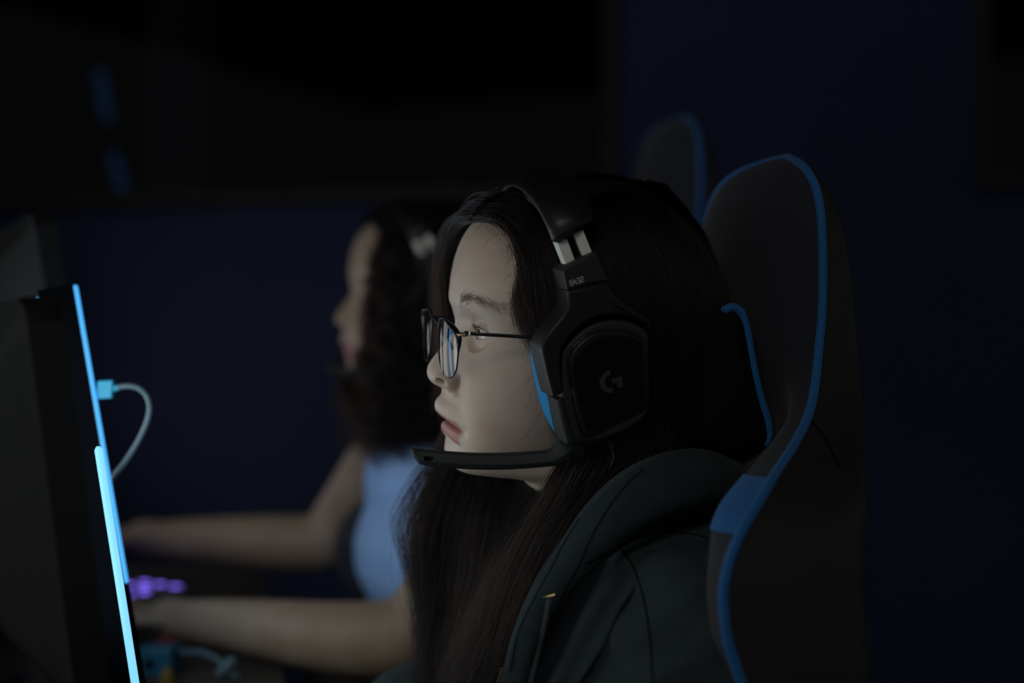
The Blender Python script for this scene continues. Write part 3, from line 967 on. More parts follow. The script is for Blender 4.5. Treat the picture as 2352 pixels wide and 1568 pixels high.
def scalp_cap(fr, root, off=.004, hl=hairline, name='hair'):
    k0 = np.argmax(HV[:, 0] < -.11)
    U, W, V = HU[:k0, ::4], HW_[:k0, ::4], HV[:k0, ::4]
    cu, cv = -.03, .03
    Ln = np.sqrt((U - cu) ** 2 + W ** 2 + (V - cv) ** 2)
    s = 1 + off / Ln
    pts = fr.W(cu + (U - cu) * s, W * s, cv + (V - cv) * s)
    n, m = U.shape
    f = []
    for i in range(n - 1):
        for j in range(m):
            k = (j + 1) % m
            uu = (U[i, j] + U[i, k] + U[i + 1, j] + U[i + 1, k]) / 4
            vv = (V[i, j] + V[i + 1, j]) / 2
            if uu < hl(vv):
                f.append((i * m + j, i * m + k, (i + 1) * m + k, (i + 1) * m + j))
    return mesh(name, (pts.reshape(-1, 3), f), M['scalp'], root, smooth=0)
hair1 = scalp_cap(HD, person1)

def sheet(fr, guides, count, k=18, depth=.006, jit=.0015, clump=.004, wave=.002, ends=(.85, 1.0), s_rng=None, mirror=False, curly=None, bias=0.0):
    """strands interpolated between neighbouring guides (photo column, row, lateral plane)"""
    G = []
    for gd in guides:
        q = np.array([[*fr.on(x, y, w), w] for x, y, w in gd])
        q = q[:, [0, 2, 1]]
        q = catmull(q, 60)
        L = np.r_[0, np.cumsum(np.linalg.norm(np.diff(q, axis=0), axis=1))]
        q = np.stack([np.interp(np.linspace(0, L[-1], k), L, q[:, j]) for j in range(3)], 1)
        G.append(q)
    G = np.array(G)
    if mirror:
        G = G * np.array([1, -1, 1])
    K = len(G)
    s = rng.uniform(0, K - 1, count) if s_rng is None else rng.uniform(*s_rng, count)
    ncl = max(8, count // 16)
    cl_s = rng.uniform(0, K - 1, ncl)
    ci = rng.integers(0, ncl, count)
    s = np.clip(cl_s[ci] + rng.normal(0, .14, count), 0, K - 1) if s_rng is None else s
    Gs = catmull(G.reshape(K, -1), 40 * (K - 1) + 1).reshape(-1, k, 3) if K > 2 else None
    if Gs is not None:
        out = Gs[np.clip((s * 40).round().astype(int), 0, len(Gs) - 1)].copy()
    else:
        i = np.minimum(s.astype(int), K - 2); fr_ = (s - i)[:, None, None]
        out = G[i] * (1 - fr_) + G[i + 1] * fr_
    t = np.linspace(0, 1, k)[None, :, None]
    co = rng.normal(0, clump, (ncl, 1, 3))[ci] * (0.25 + t)
    out = out + co
    out = out + rng.normal(0, jit, (count, 1, 3)) * (.4 + t * 1.2)
    out[..., 1] += (rng.uniform(-1, .25, (count, 1)) * depth + bias) * (-1 if mirror else 1)
    ph = rng.uniform(0, 6.28, (count, 1, 3)); fq = rng.uniform(1.2, 3.2, (count, 1, 1))
    out = out + np.sin(t * 6.28 * fq + ph) * wave * t
    if curly:
        r_, turns = curly
        ph = rng.uniform(0, 6.28, (ncl, 1))[ci]; tn = rng.uniform(.8, 1.25, (ncl, 1))[ci] * turns
        tt = t[..., 0]
        out[..., 0] += np.cos(tt * 6.28 * tn + ph) * r_ * np.minimum(1, tt * 3)
        out[..., 1] += np.sin(tt * 6.28 * tn + ph) * r_ * np.minimum(1, tt * 3)
    en = rng.uniform(*ends, (count, 1))
    tt = np.linspace(0, 1, k)[None] * en * (k - 1)
    i = np.minimum(tt.astype(int), k - 2); f_ = (tt - i)[..., None]
    r = np.arange(count)[:, None]
    out = out[r, i] * (1 - f_) + out[r, i + 1] * f_
    return fr.W(out[..., 0], out[..., 1], out[..., 2])

K_ = 20
gF = [[(1083, 503, -.002), (1132, 508, .026), (1184, 556, .050), (1206, 630, .066), (1194, 697, .069), (1212, 752, .072), (1262, 795, .077)],
      [(1105, 480, -.002), (1165, 496, .032), (1215, 560, .058), (1243, 645, .075), (1258, 715, .080), (1280, 790, .081), (1310, 870, .080)],
      [(1150, 450, -.002), (1210, 478, .038), (1255, 555, .068), (1283, 650, .081), (1305, 740, .085), (1325, 800, .085), (1335, 880, .080)],
      [(1200, 440, -.002), (1262, 475, .045), (1312, 560, .075), (1345, 660, .087), (1375, 760, .088), (1395, 860, .085), (1400, 950, .080)]]
gB = [[(1190, 440, -.002), (1262, 475, .045), (1312, 560, .077), (1345, 660, .089), (1375, 760, .090), (1395, 860, .087), (1400, 1000, .085), (1395, 1090, .085)],
      [(1270, 424, -.002), (1350, 460, .050), (1400, 560, .082), (1425, 680, .094), (1440, 800, .096), (1445, 940, .094), (1430, 1040, .092), (1410, 1120, .090)],
      [(1350, 404, -.002), (1440, 460, .050), (1490, 570, .082), (1515, 700, .093), (1525, 850, .093), (1515, 980, .092), (1480, 1070, .092), (1430, 1150, .095)],
      [(1410, 408, -.003), (1520, 490, .045), (1565, 610, .075), (1585, 760, .084), (1590, 900, .082), (1580, 1000, .078), (1560, 1070, .072), (1530, 1130, .065)],
      [(1450, 418, -.008), (1575, 530, .022), (1632, 660, .047), (1662, 790, .056), (1670, 900, .052), (1664, 1000, .045), (1660, 1070, .040), (1662, 1130, .035)],
      [(1460, 424, -.03), (1592, 552, -.012), (1655, 680, .004), (1690, 800, .012), (1700, 900, .012), (1700, 1000, .006), (1702, 1080, .0), (1706, 1150, .0)]]
gL = [[(1335, 1020, .068), (1300, 1100, .072), (1258, 1185, .074), (1190, 1300, .074), (1148, 1390, .074), (1120, 1470, .074), (1095, 1610, .074)],
      [(1345, 1010, .080), (1300, 1110, .083), (1240, 1230, .084), (1190, 1360, .084), (1160, 1480, .084), (1130, 1610, .084)],
      [(1400, 1010, .088), (1350, 1100, .089), (1290, 1200, .090), (1230, 1320, .090), (1185, 1450, .090), (1150, 1610, .090)],
      [(1450, 1020, .090), (1400, 1090, .093), (1335, 1165, .097), (1275, 1260, .099), (1215, 1370, .099), (1165, 1560, .099)]]
gC = [[(1215, 1060, -.03), (1195, 1150, -.01), (1180, 1260, .02), (1150, 1380, .04), (1110, 1500, .05), (1075, 1620, .05)],
      [(1310, 1140, .06), (1272, 1200, .06), (1222, 1270, .06), (1170, 1370, .062), (1130, 1490, .064), (1100, 1620, .064)]]
gX = [[(1050, 930, -.066), (1010, 1030, -.068), (962, 1095, -.068), (925, 1160, -.066), (912, 1210, -.062), (930, 1280, -.056), (955, 1360, -.05), (962, 1455, -.05)],
      [(1075, 930, -.068), (1035, 1050, -.068), (1000, 1120, -.068), (968, 1210, -.063), (962, 1300, -.058), (975, 1420, -.05), (985, 1600, -.045)],
      [(1120, 980, -.066), (1080, 1080, -.064), (1050, 1190, -.058), (1030, 1320, -.050), (1020, 1460, -.040), (1000, 1610, -.035)],
      [(1160, 1020, -.060), (1130, 1110, -.052), (1100, 1230, -.040), (1085, 1370, -.028), (1060, 1500, -.018), (1035, 1610, -.010)],
      [(1200, 1040, -.050), (1175, 1130, -.035), (1150, 1250, -.015), (1130, 1380, .005), (1100, 1500, .02), (1070, 1620, .03)]]
gFar = [[(1083, 500, .002), (1050, 510, -.030), (1028, 560, -.058), (1020, 640, -.074), (1030, 740, -.080), (1045, 840, -.080), (1050, 960, -.070)],
        [(1110, 475, .002), (1075, 490, -.035), (1045, 560, -.066), (1040, 650, -.083), (1050, 760, -.088), (1060, 850, -.085), (1060, 960, -.072)],
        [(1160, 445, .002), (1125, 475, -.040), (1100, 560, -.078), (1100, 680, -.090), (1110, 800, -.092), (1110, 960, -.080), (1100, 1010, -.075)]]
kw = dict(k=K_)
allh = [sheet(HD, gF, 5200, depth=.007, clump=.0025, **kw),
        sheet(HD, gB, 13000, depth=.010, clump=.003, **kw),
        sheet(HD, gB, 3500, depth=.008, clump=.003, mirror=True, **kw),
        sheet(HD, gL, 4200, depth=.020, clump=.006, wave=.004, ends=(.9, 1), **kw),
        sheet(HD, gC, 2200, depth=.020, clump=.008, wave=.004, ends=(.9, 1), **kw),
        sheet(HD, gX[1:], 3000, depth=.016, clump=.005, wave=.003, ends=(.8, 1), **kw),
        sheet(HD, gFar, 1500, depth=.008, clump=.006, wave=.004, **kw),
        sheet(HD, gFar, 260, depth=.01, clump=.010, jit=.004, wave=.006, **kw),
        sheet(HD, gB[2:], 3500, depth=.012, clump=.004, **kw),
        sheet(HD, gF, 160, depth=.001, clump=.004, jit=.004, wave=.004, bias=.004, **kw),
        sheet(HD, gB, 300, depth=.001, clump=.004, jit=.004, wave=.005, bias=.004, **kw),
        sheet(HD, gX[:3], 520, depth=.014, clump=.006, wave=.003, ends=(.75, 1), **kw),
        sheet(HD, gX, 160, depth=.01, clump=.010, jit=.006, wave=.006, **kw)]
strands('hair_strands', np.concatenate(allh), rng.uniform(.00010, .00019, sum(len(a) for a in allh)), M['hair'], hair1)

# eyebrow, lashes, baby hairs: short hairs rooted on the skin
def surf_hairs(fr, bvh, spec, k=5):
    out = []
    for (x0, y0, dx, dy, ln, cv, lift) in spec:
        p, n = hit(bvh, x0, y0)
        p2, _ = hit(bvh, x0 + dx, y0 + dy)
        if p is None or p2 is None:
            continue
        d = p2 - p; d = d - n * np.dot(d, n)
        L = np.linalg.norm(d)
        if L < 1e-6: continue
        d /= L; s = np.cross(n, d)
        t = np.linspace(0, 1, k)[:, None]
        out.append(p + d * ln * t + s * cv * ln * t ** 2 + n * (lift * np.sin(t * 2.2) * ln + .0002))
    return out
spec = []
for i in range(330):
    t = rng.beta(.9, 1.9)
    x = 1057 + t * 108; yc = 692 - 10 * math.sin(min(1, t / .3) * 1.57) + 30 * max(0, t - .12) ** 1.25
    y = yc + rng.normal(0, 7.5 if t < .3 else 6.0)
    spec.append((x, y, 9 + 4 * t, -11 + 26 * min(1, t * 1.6) + rng.normal(0, 3), rng.uniform(.0035, .0070), rng.normal(0, .2), .10))
brow = surf_hairs(HD, head_bvh, spec)
for i in range(120):                      # upper lashes
    a_ = rng.uniform(-.0118, .0118)
    q = EP + E1 * a_ + E2 * lid_top(np.array(a_))
    q = q + EN * (math.sqrt(max((ER + .0012) ** 2 - a_ ** 2 - lid_top(np.array(a_)) ** 2, 0)) - (ER + .0004))
    root_ = HD.W(q[0], q[1], q[2])
    dd = HD.f * .75 + HD.l * (.35 + a_ * 25) - HD.up * .35
    tt = np.linspace(0, 1, 5)[:, None]
    brow.append(root_ + dd * rng.uniform(.004, .0058) * tt + HD.up * .0042 * tt ** 2)
strands('eyebrow_hairs', np.array(brow), .00005, M['brow'], person1)
spec = []
hl = [(1092, 512), (1120, 520), (1150, 535), (1172, 560), (1188, 600), (1196, 650), (1192, 690), (1205, 740), (1225, 770)]
hlq = catmull(np.array(hl, float), 200)
for i in range(330):
    x, y = hlq[rng.integers(0, 200)]
    x += rng.normal(4, 7); y += rng.normal(0, 6)
    spec.append((x, y, rng.normal(-14, 14), rng.normal(22, 12), rng.uniform(.006, .020), rng.normal(.1, .9), .06))
for i in range(70):
    spec.append((rng.uniform(1215, 1262), rng.uniform(780, 985), rng.normal(-6, 10), rng.normal(28, 8), rng.uniform(.008, .026), rng.normal(.1, .35), .06))
bb = surf_hairs(HD, head_bvh, spec, 8)
strands('baby_hairs', np.array(bb), .00004, M['hair'], hair1)
# ------------------------------------------------------------------ hoodie
def px_side(p, line):
    """signed distance in photo pixels to the right of a downward polyline"""
    x, y = proj(p)
    L = np.array(line, float)
    return x - np.interp(y, L[:, 1], L[:, 0])

T_TAB = [(1105, 1300, 1560, .050), (1150, 1285, 1620, .078), (1190, 1275, 1655, .110), (1230, 1262, 1678, .146), (1275, 1245, 1690, .168), (1340, 1215, 1697, .178),
         (1450, 1165, 1702, .178), (1568, 1130, 1704, .174), (1750, 1110, 1695, .168), (2000, 1120, 1680, .165), (2300, 1120, 1690, .175), (2500, 1120, 1700, .175)]
tt = []
for py, pf, pb, W in T_TAB:
    uf, v1 = BF.on(pf, py, 0); ub, v2 = BF.on(pb, py, 0)
    tt.append((uf, ub, v1, W))
tt = np.array(tt)
k = np.linspace(0, len(tt) - 1, 300)
A = np.stack([pchip(k, np.arange(len(tt)), tt[:, j]) for j in range(4)], 1)
a = np.linspace(0, 2 * math.pi, 520, endpoint=False)
c_, s_ = np.cos(a), np.sin(a)
e = 2 / 2.5
uc_, ua = (A[:, 0] + A[:, 1]) / 2, (A[:, 0] - A[:, 1]) / 2
U = uc_[:, None] + ua[:, None] * np.sign(c_) * np.abs(c_) ** e
Wd = A[:, 3][:, None] * np.sign(s_) * np.abs(s_) ** e
V = np.repeat(A[:, 2][:, None], len(a), 1)
pw = BF.W(U, np.abs(Wd), V)
X, Y = proj(pw)
near = (np.abs(s_) > .05)[None]
FOLD1 = [(1425, 1200), (1405, 1290), (1375, 1345), (1340, 1420), (1305, 1490), (1270, 1568), (1240, 1700)]
FOLD2 = [(1470, 1230), (1445, 1290), (1415, 1345), (1380, 1410), (1335, 1490), (1295, 1568), (1250, 1700)]
d1 = px_side(pw, FOLD1); d2 = px_side(pw, FOLD2)
vis = sstep(Y, 1235, 1300)
bul = vis * (.020 * sstep(d1, -14, 6) + .009 * np.exp(-((d2) / 22) ** 2) - .008 * np.exp(-((d2 - 55) / 40) ** 2))
bul += vis * .004 * np.sin(X / 31 + Y / 52) * sstep(d1, 20, 80)
bul += .003 * np.sin(Y / 24 + X / 90) * sstep(Y, 1300, 1400)
nl = np.abs(Wd) + bul * np.abs(s_) ** .5
Wd2 = np.sign(Wd) * nl
gv, gf = loft(BF.W(U, Wd2, V))
hood_root = mesh('hoodie', (gv, gf), M['hoodie'], person1, smooth=0)
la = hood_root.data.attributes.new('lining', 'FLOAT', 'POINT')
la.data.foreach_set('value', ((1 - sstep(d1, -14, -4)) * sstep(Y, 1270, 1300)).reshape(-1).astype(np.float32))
hood_root.data.polygons.foreach_set('use_smooth', [True] * len(hood_root.data.polygons))
# sleeves
for sp in (slv_pts, slv_far):
    q_ = catmull(sp, 90)
    q_ = q_[:84]
    n_ = len(q_)
    v, f = tube(q_[:, :3], q_[:, 3], 40)
    v = np.asarray(v)
    ctr = q_[np.clip((np.arange(len(v)) // 40) - 3, 0, n_ - 1), :3]
    dr = v - ctr
    wv = .055 * np.sin(v[:, 2] * 95 + v[:, 0] * 60) + .04 * np.sin(v[:, 2] * 190 - v[:, 0] * 120 + 1)
    v = ctr + dr * (1 + wv * .7)[:, None]
    so = mesh('sleeve', (v, f), M['hoodie'], hood_root, smooth=0)
    so.data.polygons.foreach_set('use_smooth', [True] * len(so.data.polygons))
    if sp is slv_pts:
        sleeve_bvh = bvh_of(so)
torso_bvh = bvh_of(hood_root)
# hood lying round the neck: swept fold, thick at the nape
HP = [(1150, 1690, .100, .009, .0100), (1184, 1568, .108, .009, .0098), (1212, 1462, .114, .010, .0100), (1258, 1367, .118, .012, .0115), (1328, 1278, .121, .014, .0150), (1394, 1205, .120, .017, .0195), (1468, 1150, .114, .020, .0230),
      (1548, 1120, .096, .025, .0255), (1618, 1122, .062, .028, .0270), (1654, 1136, .025, .030, .028), (1660, 1142, 0, .030, .028)]
loc = np.array([[*BF.on(x, y, w), w, th, hw] for x, y, w, th, hw in HP])
loc = np.vstack([loc, (loc[:-1] * np.array([1, 1, -1, 1, 1]))[::-1]])
q_ = catmull(loc, 170)
ctr = BF.W(q_[:, 0], q_[:, 2], q_[:, 1])
tg = np.gradient(ctr, axis=0); tg /= np.linalg.norm(tg, axis=1)[:, None]
axis_c = BF.W(np.full(len(q_), q_[:, 0].mean() * .5), np.zeros(len(q_)), q_[:, 1] - .02)
outw = ctr - axis_c; outw -= tg * np.sum(outw * tg, 1)[:, None]; outw /= np.linalg.norm(outw, axis=1)[:, None]
acr = np.cross(tg, outw)
aa = np.linspace(0, 2 * math.pi, 44, endpoint=False)
rings = []
for i in range(len(q_)):
    th, hw = q_[i, 3], q_[i, 4]
    ph = q_[i, 2] * 40 + i * .05
    rip = 1 + .05 * np.sin(3 * aa + ph) + .03 * np.sin(5 * aa - ph * 1.7)
    rings.append(ctr[i] + outw[i] * (np.cos(aa) * th * rip)[:, None] + acr[i] * (np.sign(np.sin(aa)) * np.abs(np.sin(aa)) ** .8 * hw * rip)[:, None])
hoodm = mesh('hood', loft(rings), M['hoodie'], hood_root, smooth=0)
hoodm.data.polygons.foreach_set('use_smooth', [True] * len(hoodm.data.polygons))
hood_bvh = bvh_of(hoodm)

def near_hit(px, py, bvhs, lift):
    best = None
    for b in bvhs:
        p, n = hit(b, px, py, lift)
        if p is not None and (best is None or p[1] < best[0][1]):
            best = (p, n)
    return best[0] if best else None

def drawn(name, pts, m, rad, parent, bvhs, lift, n=60, squash=1.0):
    q = catmull(np.array(pts, float), n)
    pw = [near_hit(x, y, bvhs, lift) for x, y in q]
    pw = np.array([p for p in pw if p is not None])
    if len(pw) > 3:
        pw[1:-1] = (pw[:-2] + pw[1:-1] * 2 + pw[2:]) / 4
        return mesh(name, tube(pw, rad, 8, squash, up=(0, -1, 0)), m, parent)

BV = [torso_bvh, sleeve_bvh, hood_bvh]
drawn('shoulder_seam', [(1424, 1258), (1448, 1290), (1468, 1335), (1482, 1390), (1492, 1460), (1500, 1566)], M['thread'], .0006, hood_root, BV, .0002)
drawn('hood_seam', [(1664, 1209), (1629, 1199), (1582, 1194), (1530, 1202), (1471, 1222), (1424, 1250), (1392, 1269), (1349, 1293)], M['thread'], .0006, hood_root, BV, .0002)
drawn('yoke_seam', [(1652, 1253), (1609, 1231), (1550, 1223), (1491, 1228), (1444, 1243), (1420, 1256)], M['thread'], .0005, hood_root, BV, .0002)
drawn('hem_seam', [(1478, 1078), (1440, 1112), (1402, 1160), (1364, 1222), (1334, 1288), (1304, 1345), (1286, 1375)], M['thread'], .0005, hood_root, BV, .0002)
drawn('hood_edge_stitch', [(1172, 1541), (1190, 1454), (1229, 1370), (1265, 1307), (1292, 1252), (1331, 1190)], M['thread'], .0004, hood_root, BV, .0002)
drawn('zip_tape', [(1262, 1376), (1252, 1420), (1240, 1465), (1228, 1510), (1214, 1566), (1206, 1600)], M['ziptape'], .0017, hood_root, BV, .0012, squash=.4)
drawn('zip_stop', [(1250, 1371), (1262, 1368), (1274, 1364)], M['gold'], .0004, hood_root, BV, .001, 8)
for i in range(14):                                     # brass zip teeth on the open front edge
    y = 1533 + i * 3.4; x = 1157 - i * .9 + (2 if i % 2 else -2)
    p = near_hit(x, y, BV, .002)
    if p is None: p = BF.at(x, y, .1)
    g = Geo(); g.box(p, .0009, .0007, .00042); mesh('zip_tooth', g, M['gold'], hood_root, smooth=0)

# ------------------------------------------------------------------ headset of the person in glasses
def build_headset(fr, tx, label, origin_px, mics=True, full=True):
    """tx maps photo outline points of the reference headset into this frame's plane; both ear cups, band, boom"""
    root = empty('headset', fr.at(*tx(*origin_px), .1), label, 'headset', 'black gaming headsets')
    def U(pts, w, n=0):
        return uvs(fr, [tx(x, y) for x, y in pts], w, n)
    def S(name, pts, w0, w1, b, m, parent=None, n=0, dome=0, both=True, seg=3):
        uv = U(pts, w1, n)
        o = flatcaps(mesh(name, slab(fr, uv, w0, w1, b, seg, dome), m, parent or root, smooth=38))
        if both:
            flatcaps(mesh(name, slab(fr, uv, -w0, -w1, b, seg, dome), m, parent or root, smooth=38))
        return o
    cup = [(1291, 806), (1314, 777), (1345, 751), (1381, 735), (1421, 733), (1457, 739), (1484, 755), (1493, 782), (1493, 826), (1495, 893),
           (1493, 938), (1484, 960), (1448, 987), (1394, 1010), (1359, 1018), (1330, 1018), (1316, 1010), (1305, 974), (1291, 916), (1288, 849)]
    groove = [(1302, 826), (1318, 795), (1345, 770), (1376, 757), (1412, 754), (1448, 759), (1475, 773), (1484, 791), (1488, 871),
              (1488, 929), (1470, 951), (1421, 974), (1372, 1000), (1350, 1006), (1334, 998), (1320, 950), (1309, 890), (1303, 850)]
    ring = [(1307, 829), (1322, 799), (1348, 775), (1378, 762), (1412, 759), (1446, 764), (1471, 777), (1479, 793), (1483, 871),
            (1483, 926), (1467, 946), (1419, 969), (1371, 994), (1352, 999), (1339, 992), (1325, 948), (1314, 890), (1308, 850)]
    panel = [(1323, 822), (1345, 795), (1376, 776), (1412, 771), (1448, 774), (1468, 782), (1476, 796), (1479, 871),
             (1479, 922), (1464, 942), (1417, 964), (1371, 988), (1355, 991), (1345, 982), (1333, 940), (1322, 885), (1317, 845)]
    pad = [(1241, 812), (1255, 780), (1295, 745), (1345, 728), (1421, 725), (1470, 740), (1496, 780), (1498, 880), (1494, 950), (1450, 995),
           (1380, 1020), (1330, 1022), (1302, 1008), (1286, 988), (1268, 950), (1256, 905), (1246, 860)]
    S('ear_pad', pad, .068, .094, .008, M['earblue'], n=90)
    S('ear_cup', cup, .086, .1120, .004, M['plastic_soft'], n=120)
    S('cup_groove', groove, .10, .1124, .0006, M['plastic_gloss'], n=110)
    S('cup_bezel', ring, .10, .1138, .0018, M['plastic'], n=110)
    pn = S('cup_panel', panel, .10, .1146, .0012, M['panel'], n=110)
    arm = [(1304, 668), (1350, 657), (1399, 646), (1408, 666), (1424, 684), (1457, 707), (1484, 726), (1497, 750), (1484, 750),
           (1474, 741), (1448, 729), (1412, 723), (1376, 728), (1345, 742), (1314, 768), (1291, 802), (1288, 840), (1293, 895), (1290, 906), (1269, 911),
           (1256, 862), (1245, 813), (1243, 796), (1254, 769), (1284, 733), (1303, 706)]
    S('yoke', arm, .088, .1165, .0028, M['plastic'], seg=4)
    brk = [(1278, 918), (1296, 913), (1306, 960), (1320, 1004), (1337, 1018), (1304, 1020), (1294, 992), (1286, 955)]
    S('boom_bracket', brk, .088, .1130, .003, M['plastic_soft'])
    blk = [(1292, 622), (1300, 613), (1323, 601), (1337, 593), (1371, 579), (1399, 643), (1357, 652), (1340, 658), (1303, 668)]
    S('size_block', blk, .086, .1105, .0022, M['plastic_soft'])
    for q in ([(1284.5, 570), (1307, 559), (1322, 601), (1301, 613)], [(1322, 548), (1343, 537), (1360.5, 580), (1339, 591)]):
        ext = [q[0], q[1], (q[2][0] + 5, q[2][1] + 12), (q[3][0] + 5, q[3][1] + 12)]
        ext[0] = (q[0][0] - 8, q[0][1] - 20); ext[1] = (q[1][0] - 8, q[1][1] - 20)
        S('slider', ext, .090, .1000, .0006, M['silver'])
    S('slider_core', [(1300, 545), (1330, 530), (1350, 590), (1325, 605)], .089, .0960, .001, M['panel'])
    # headband: swept between its front and rear edges
    fe = [(1272, 565, .099), (1254, 517, .095), (1229, 468, .078), (1204, 441, .050), (1181, 427, .012), (1163, 430, -.030), (1152, 450, -.065), (1150, 500, -.088), (1165, 560, -.097)]
    re = [(1345, 527, .099), (1363, 499, .097), (1356, 466, .085), (1334, 430, .060), (1300, 408, .020), (1268, 404, -.030), (1240, 420, -.070), (1225, 480, -.090), (1240, 530, -.097)]
    fe = catmull(np.array([fr.at(*tx(x, y), w) for x, y, w in fe]), 100)
    re = catmull(np.array([fr.at(*tx(x, y), w) for x, y, w in re]), 100)
    cen = fr.at(*tx(1330, 640), 0)
    def band(ha, hb, off, sc, i0, i1, nm, m):
        rings = []
        for i in range(i0, i1):
            F_, R_ = fe[i], re[i]
            cc = (F_ + R_) / 2
            ac = F_ - R_; hw = np.linalg.norm(ac) / 2 * sc; ac /= np.linalg.norm(ac)
            rad_ = cc - cen; rad_ -= ac * np.dot(rad_, ac); rad_ /= np.linalg.norm(rad_)
            b = np.linspace(0, 2 * math.pi, 36, endpoint=False)
            end = min(1, .72 + .28 * min(i - i0, i1 - 1 - i) / 3)
            x_ = np.sign(np.cos(b)) * np.abs(np.cos(b)) ** .5 * hw * end
            y_ = np.sign(np.sin(b)) * np.abs(np.sin(b)) ** .75 * ha * end
            rings.append(cc + ac * x_[:, None] + rad_ * (y_ + off + hb * (1 - (x_ / hw) ** 2))[:, None])
        return mesh(nm, loft(rings), m, root, smooth=50)
    band(.0042, .004, 0, 1, 0, 100, 'headband', M['plastic'])
    band(.005, .002, -.008, .86, 14, 86, 'band_cushion', M['chairfab'])
    def lift(px, py, w): return np.array([*fr.on(*tx(px, py), w)])
    # microphone boom
    bm_ = [(1338, 998, 1012, 1050, .094, .0050), (1312, 0, 1000, 1052, .092, .0055), (1285, 0, 1012, 1066, .089, .0056), (1262, 0, 1032, 1070, .086, .0056), (1220, 0, 1037.5, 1074, .082, .0055), (1160, 0, 1040.5, 1077.5, .077, .0053),
           (1090, 0, 1040.5, 1077.5, .071, .0052), (1030, 0, 1037, 1074, .066, .0052), (985, 0, 1033, 1069.5, .062, .0052), (962, 0, 1031, 1064, .060, .0050), (950, 0, 1030.5, 1047, .0595, .0042), (945.5, 0, 1032, 1039, .059, .003)]
    q = catmull(np.array([[r_[0], r_[2], r_[3], r_[4], r_[5]] for r_ in bm_]), 80)
    rings, ringsd = [], []
    for x, y0, y1, w, t in q:
        a_ = fr.on(*tx(x, y0), w); b_ = fr.on(*tx(x, y1), w)
        def pt(kk, dw): 
            c2 = a_ * (1 - kk) + b_ * kk
            return fr.W(c2[0], w + dw, c2[1])
        prof = [(0, -.6 * t), (0, .0), (.03, .35 * t), (.12, .62 * t), (.5, .95 * t), (.62, 1.0 * t), (.66, .95 * t), (.9, .62 * t), (1, .2 * t), (1, -.4 * t), (.8, -.9 * t), (.3, -1.0 * t), (.08, -.9 * t)]
        rings.append([pt(*p_) for p_ in prof])
    mesh('microphone_boom', loft(rings), M['plastic_soft'], root, smooth=30)
    S('microphone_slot', [(974, 1048), (995, 1050), (997, 1057), (976, 1058), (972, 1053)], .060, .0674, .0004, M['plastic_gloss'], both=False, n=30)
    if not full:
        return root
    S('cord_grommet', [(1398, 1012), (1413, 1010), (1412, 1030), (1408, 1044), (1404, 1030)], .095, .1000, .001, M['plastic_soft'], both=False)
    mesh('cord', tube(catmull([fr.at(1408, 1040, .099), fr.at(1410, 1052, .1), fr.at(1405, 1066, .1), fr.at(1401, 1078, .098), fr.at(1402, 1110, .09)], 24), .0008, 8), M['plastic_soft'], root)
    # mark on the ear panel: open ring and hooked bar
    sc_ = 1568 / 140
    def z(p_): return [(1340 + x / sc_, 800 + y / sc_) for x, y in p_]
    arc = [(695, 675), (690, 575), (650, 565), (560, 615), (480, 705), (425, 800), (415, 870), (430, 970), (480, 1060), (550, 1115), (620, 1140), (765, 1140), (750, 1012),
           (690, 1018), (630, 1000), (575, 950), (548, 880), (555, 800), (590, 740), (640, 695)]
    hook = [(718, 790), (850, 752), (985, 722), (1022, 985), (895, 1012), (873, 865), (740, 910)]
    for nm, o_ in (('panel_mark', arc), ('panel_mark', hook)):
        uv = U(z(o_), .1149)
        mesh(nm, slab(fr, uv, .1140, .1149, .00005, 1), M['logo'], pn, smooth=0)
    # model lettering on the size block, drawn as strokes
    o0 = lift(1311.5, 656, .1107); o1 = lift(1342.5, 645.5, .1107)
    ex = (o1 - o0); adv = np.linalg.norm(ex) / 4.25; ex /= np.linalg.norm(ex); ey = np.array([-ex[1], ex[0]])
    if ey[1] < 0: ey = -ey
    hgt = adv * 1.42
    GL = {'G': [[(.95, 1), (.1, 1), (0, .85), (0, .1), (.1, 0), (.9, 0), (.95, .1), (.95, .5), (.5, .5)]],
          '4': [[(.15, 1), (.0, .4), (.95, .4)], [(.75, .75), (.75, 0)]],
          '3': [[(.05, 1), (.9, 1), (.95, .9), (.95, .6), (.85, .52), (.3, .52)], [(.85, .52), (.95, .42), (.95, .1), (.85, 0), (.05, 0)]],
          '2': [[(.05, 1), (.85, 1), (.95, .9), (.95, .62), (.85, .53), (.12, .45), (.02, .35), (.02, 0), (.98, 0)]]}
    for i, chh in enumerate('G432'):
        g_ = Geo()
        for st in GL[chh]:
            pts = np.array([o0 + ex * adv * (i * 1.1 + x * .82) + ey * hgt * y for x, y in st])
            for p0_, p1_ in zip(pts[:-1], pts[1:]):
                d_ = p1_ - p0_; d_ /= np.linalg.norm(d_); n_ = np.array([-d_[1], d_[0]]) * .00028
                p0e, p1e = p0_ - d_ * .0002, p1_ + d_ * .0002
                quad = np.array([p0e + n_, p1e + n_, p1e - n_, p0e - n_])
                lo = fr.W(quad[:, 0], .1100, quad[:, 1]); hi = fr.W(quad[:, 0], .11075, quad[:, 1])
                v, f = loft([lo, hi]); g_.add(v, f)
        mesh('model_letter', g_, M['print'], [o for o in root.children if o.name.startswith('size_block')][0], smooth=0)
    return root
headset1 = build_headset(HD, lambda x, y: (x, y), 'black headset with blue ear pads and a microphone boom, worn with glasses', (1400, 1018))

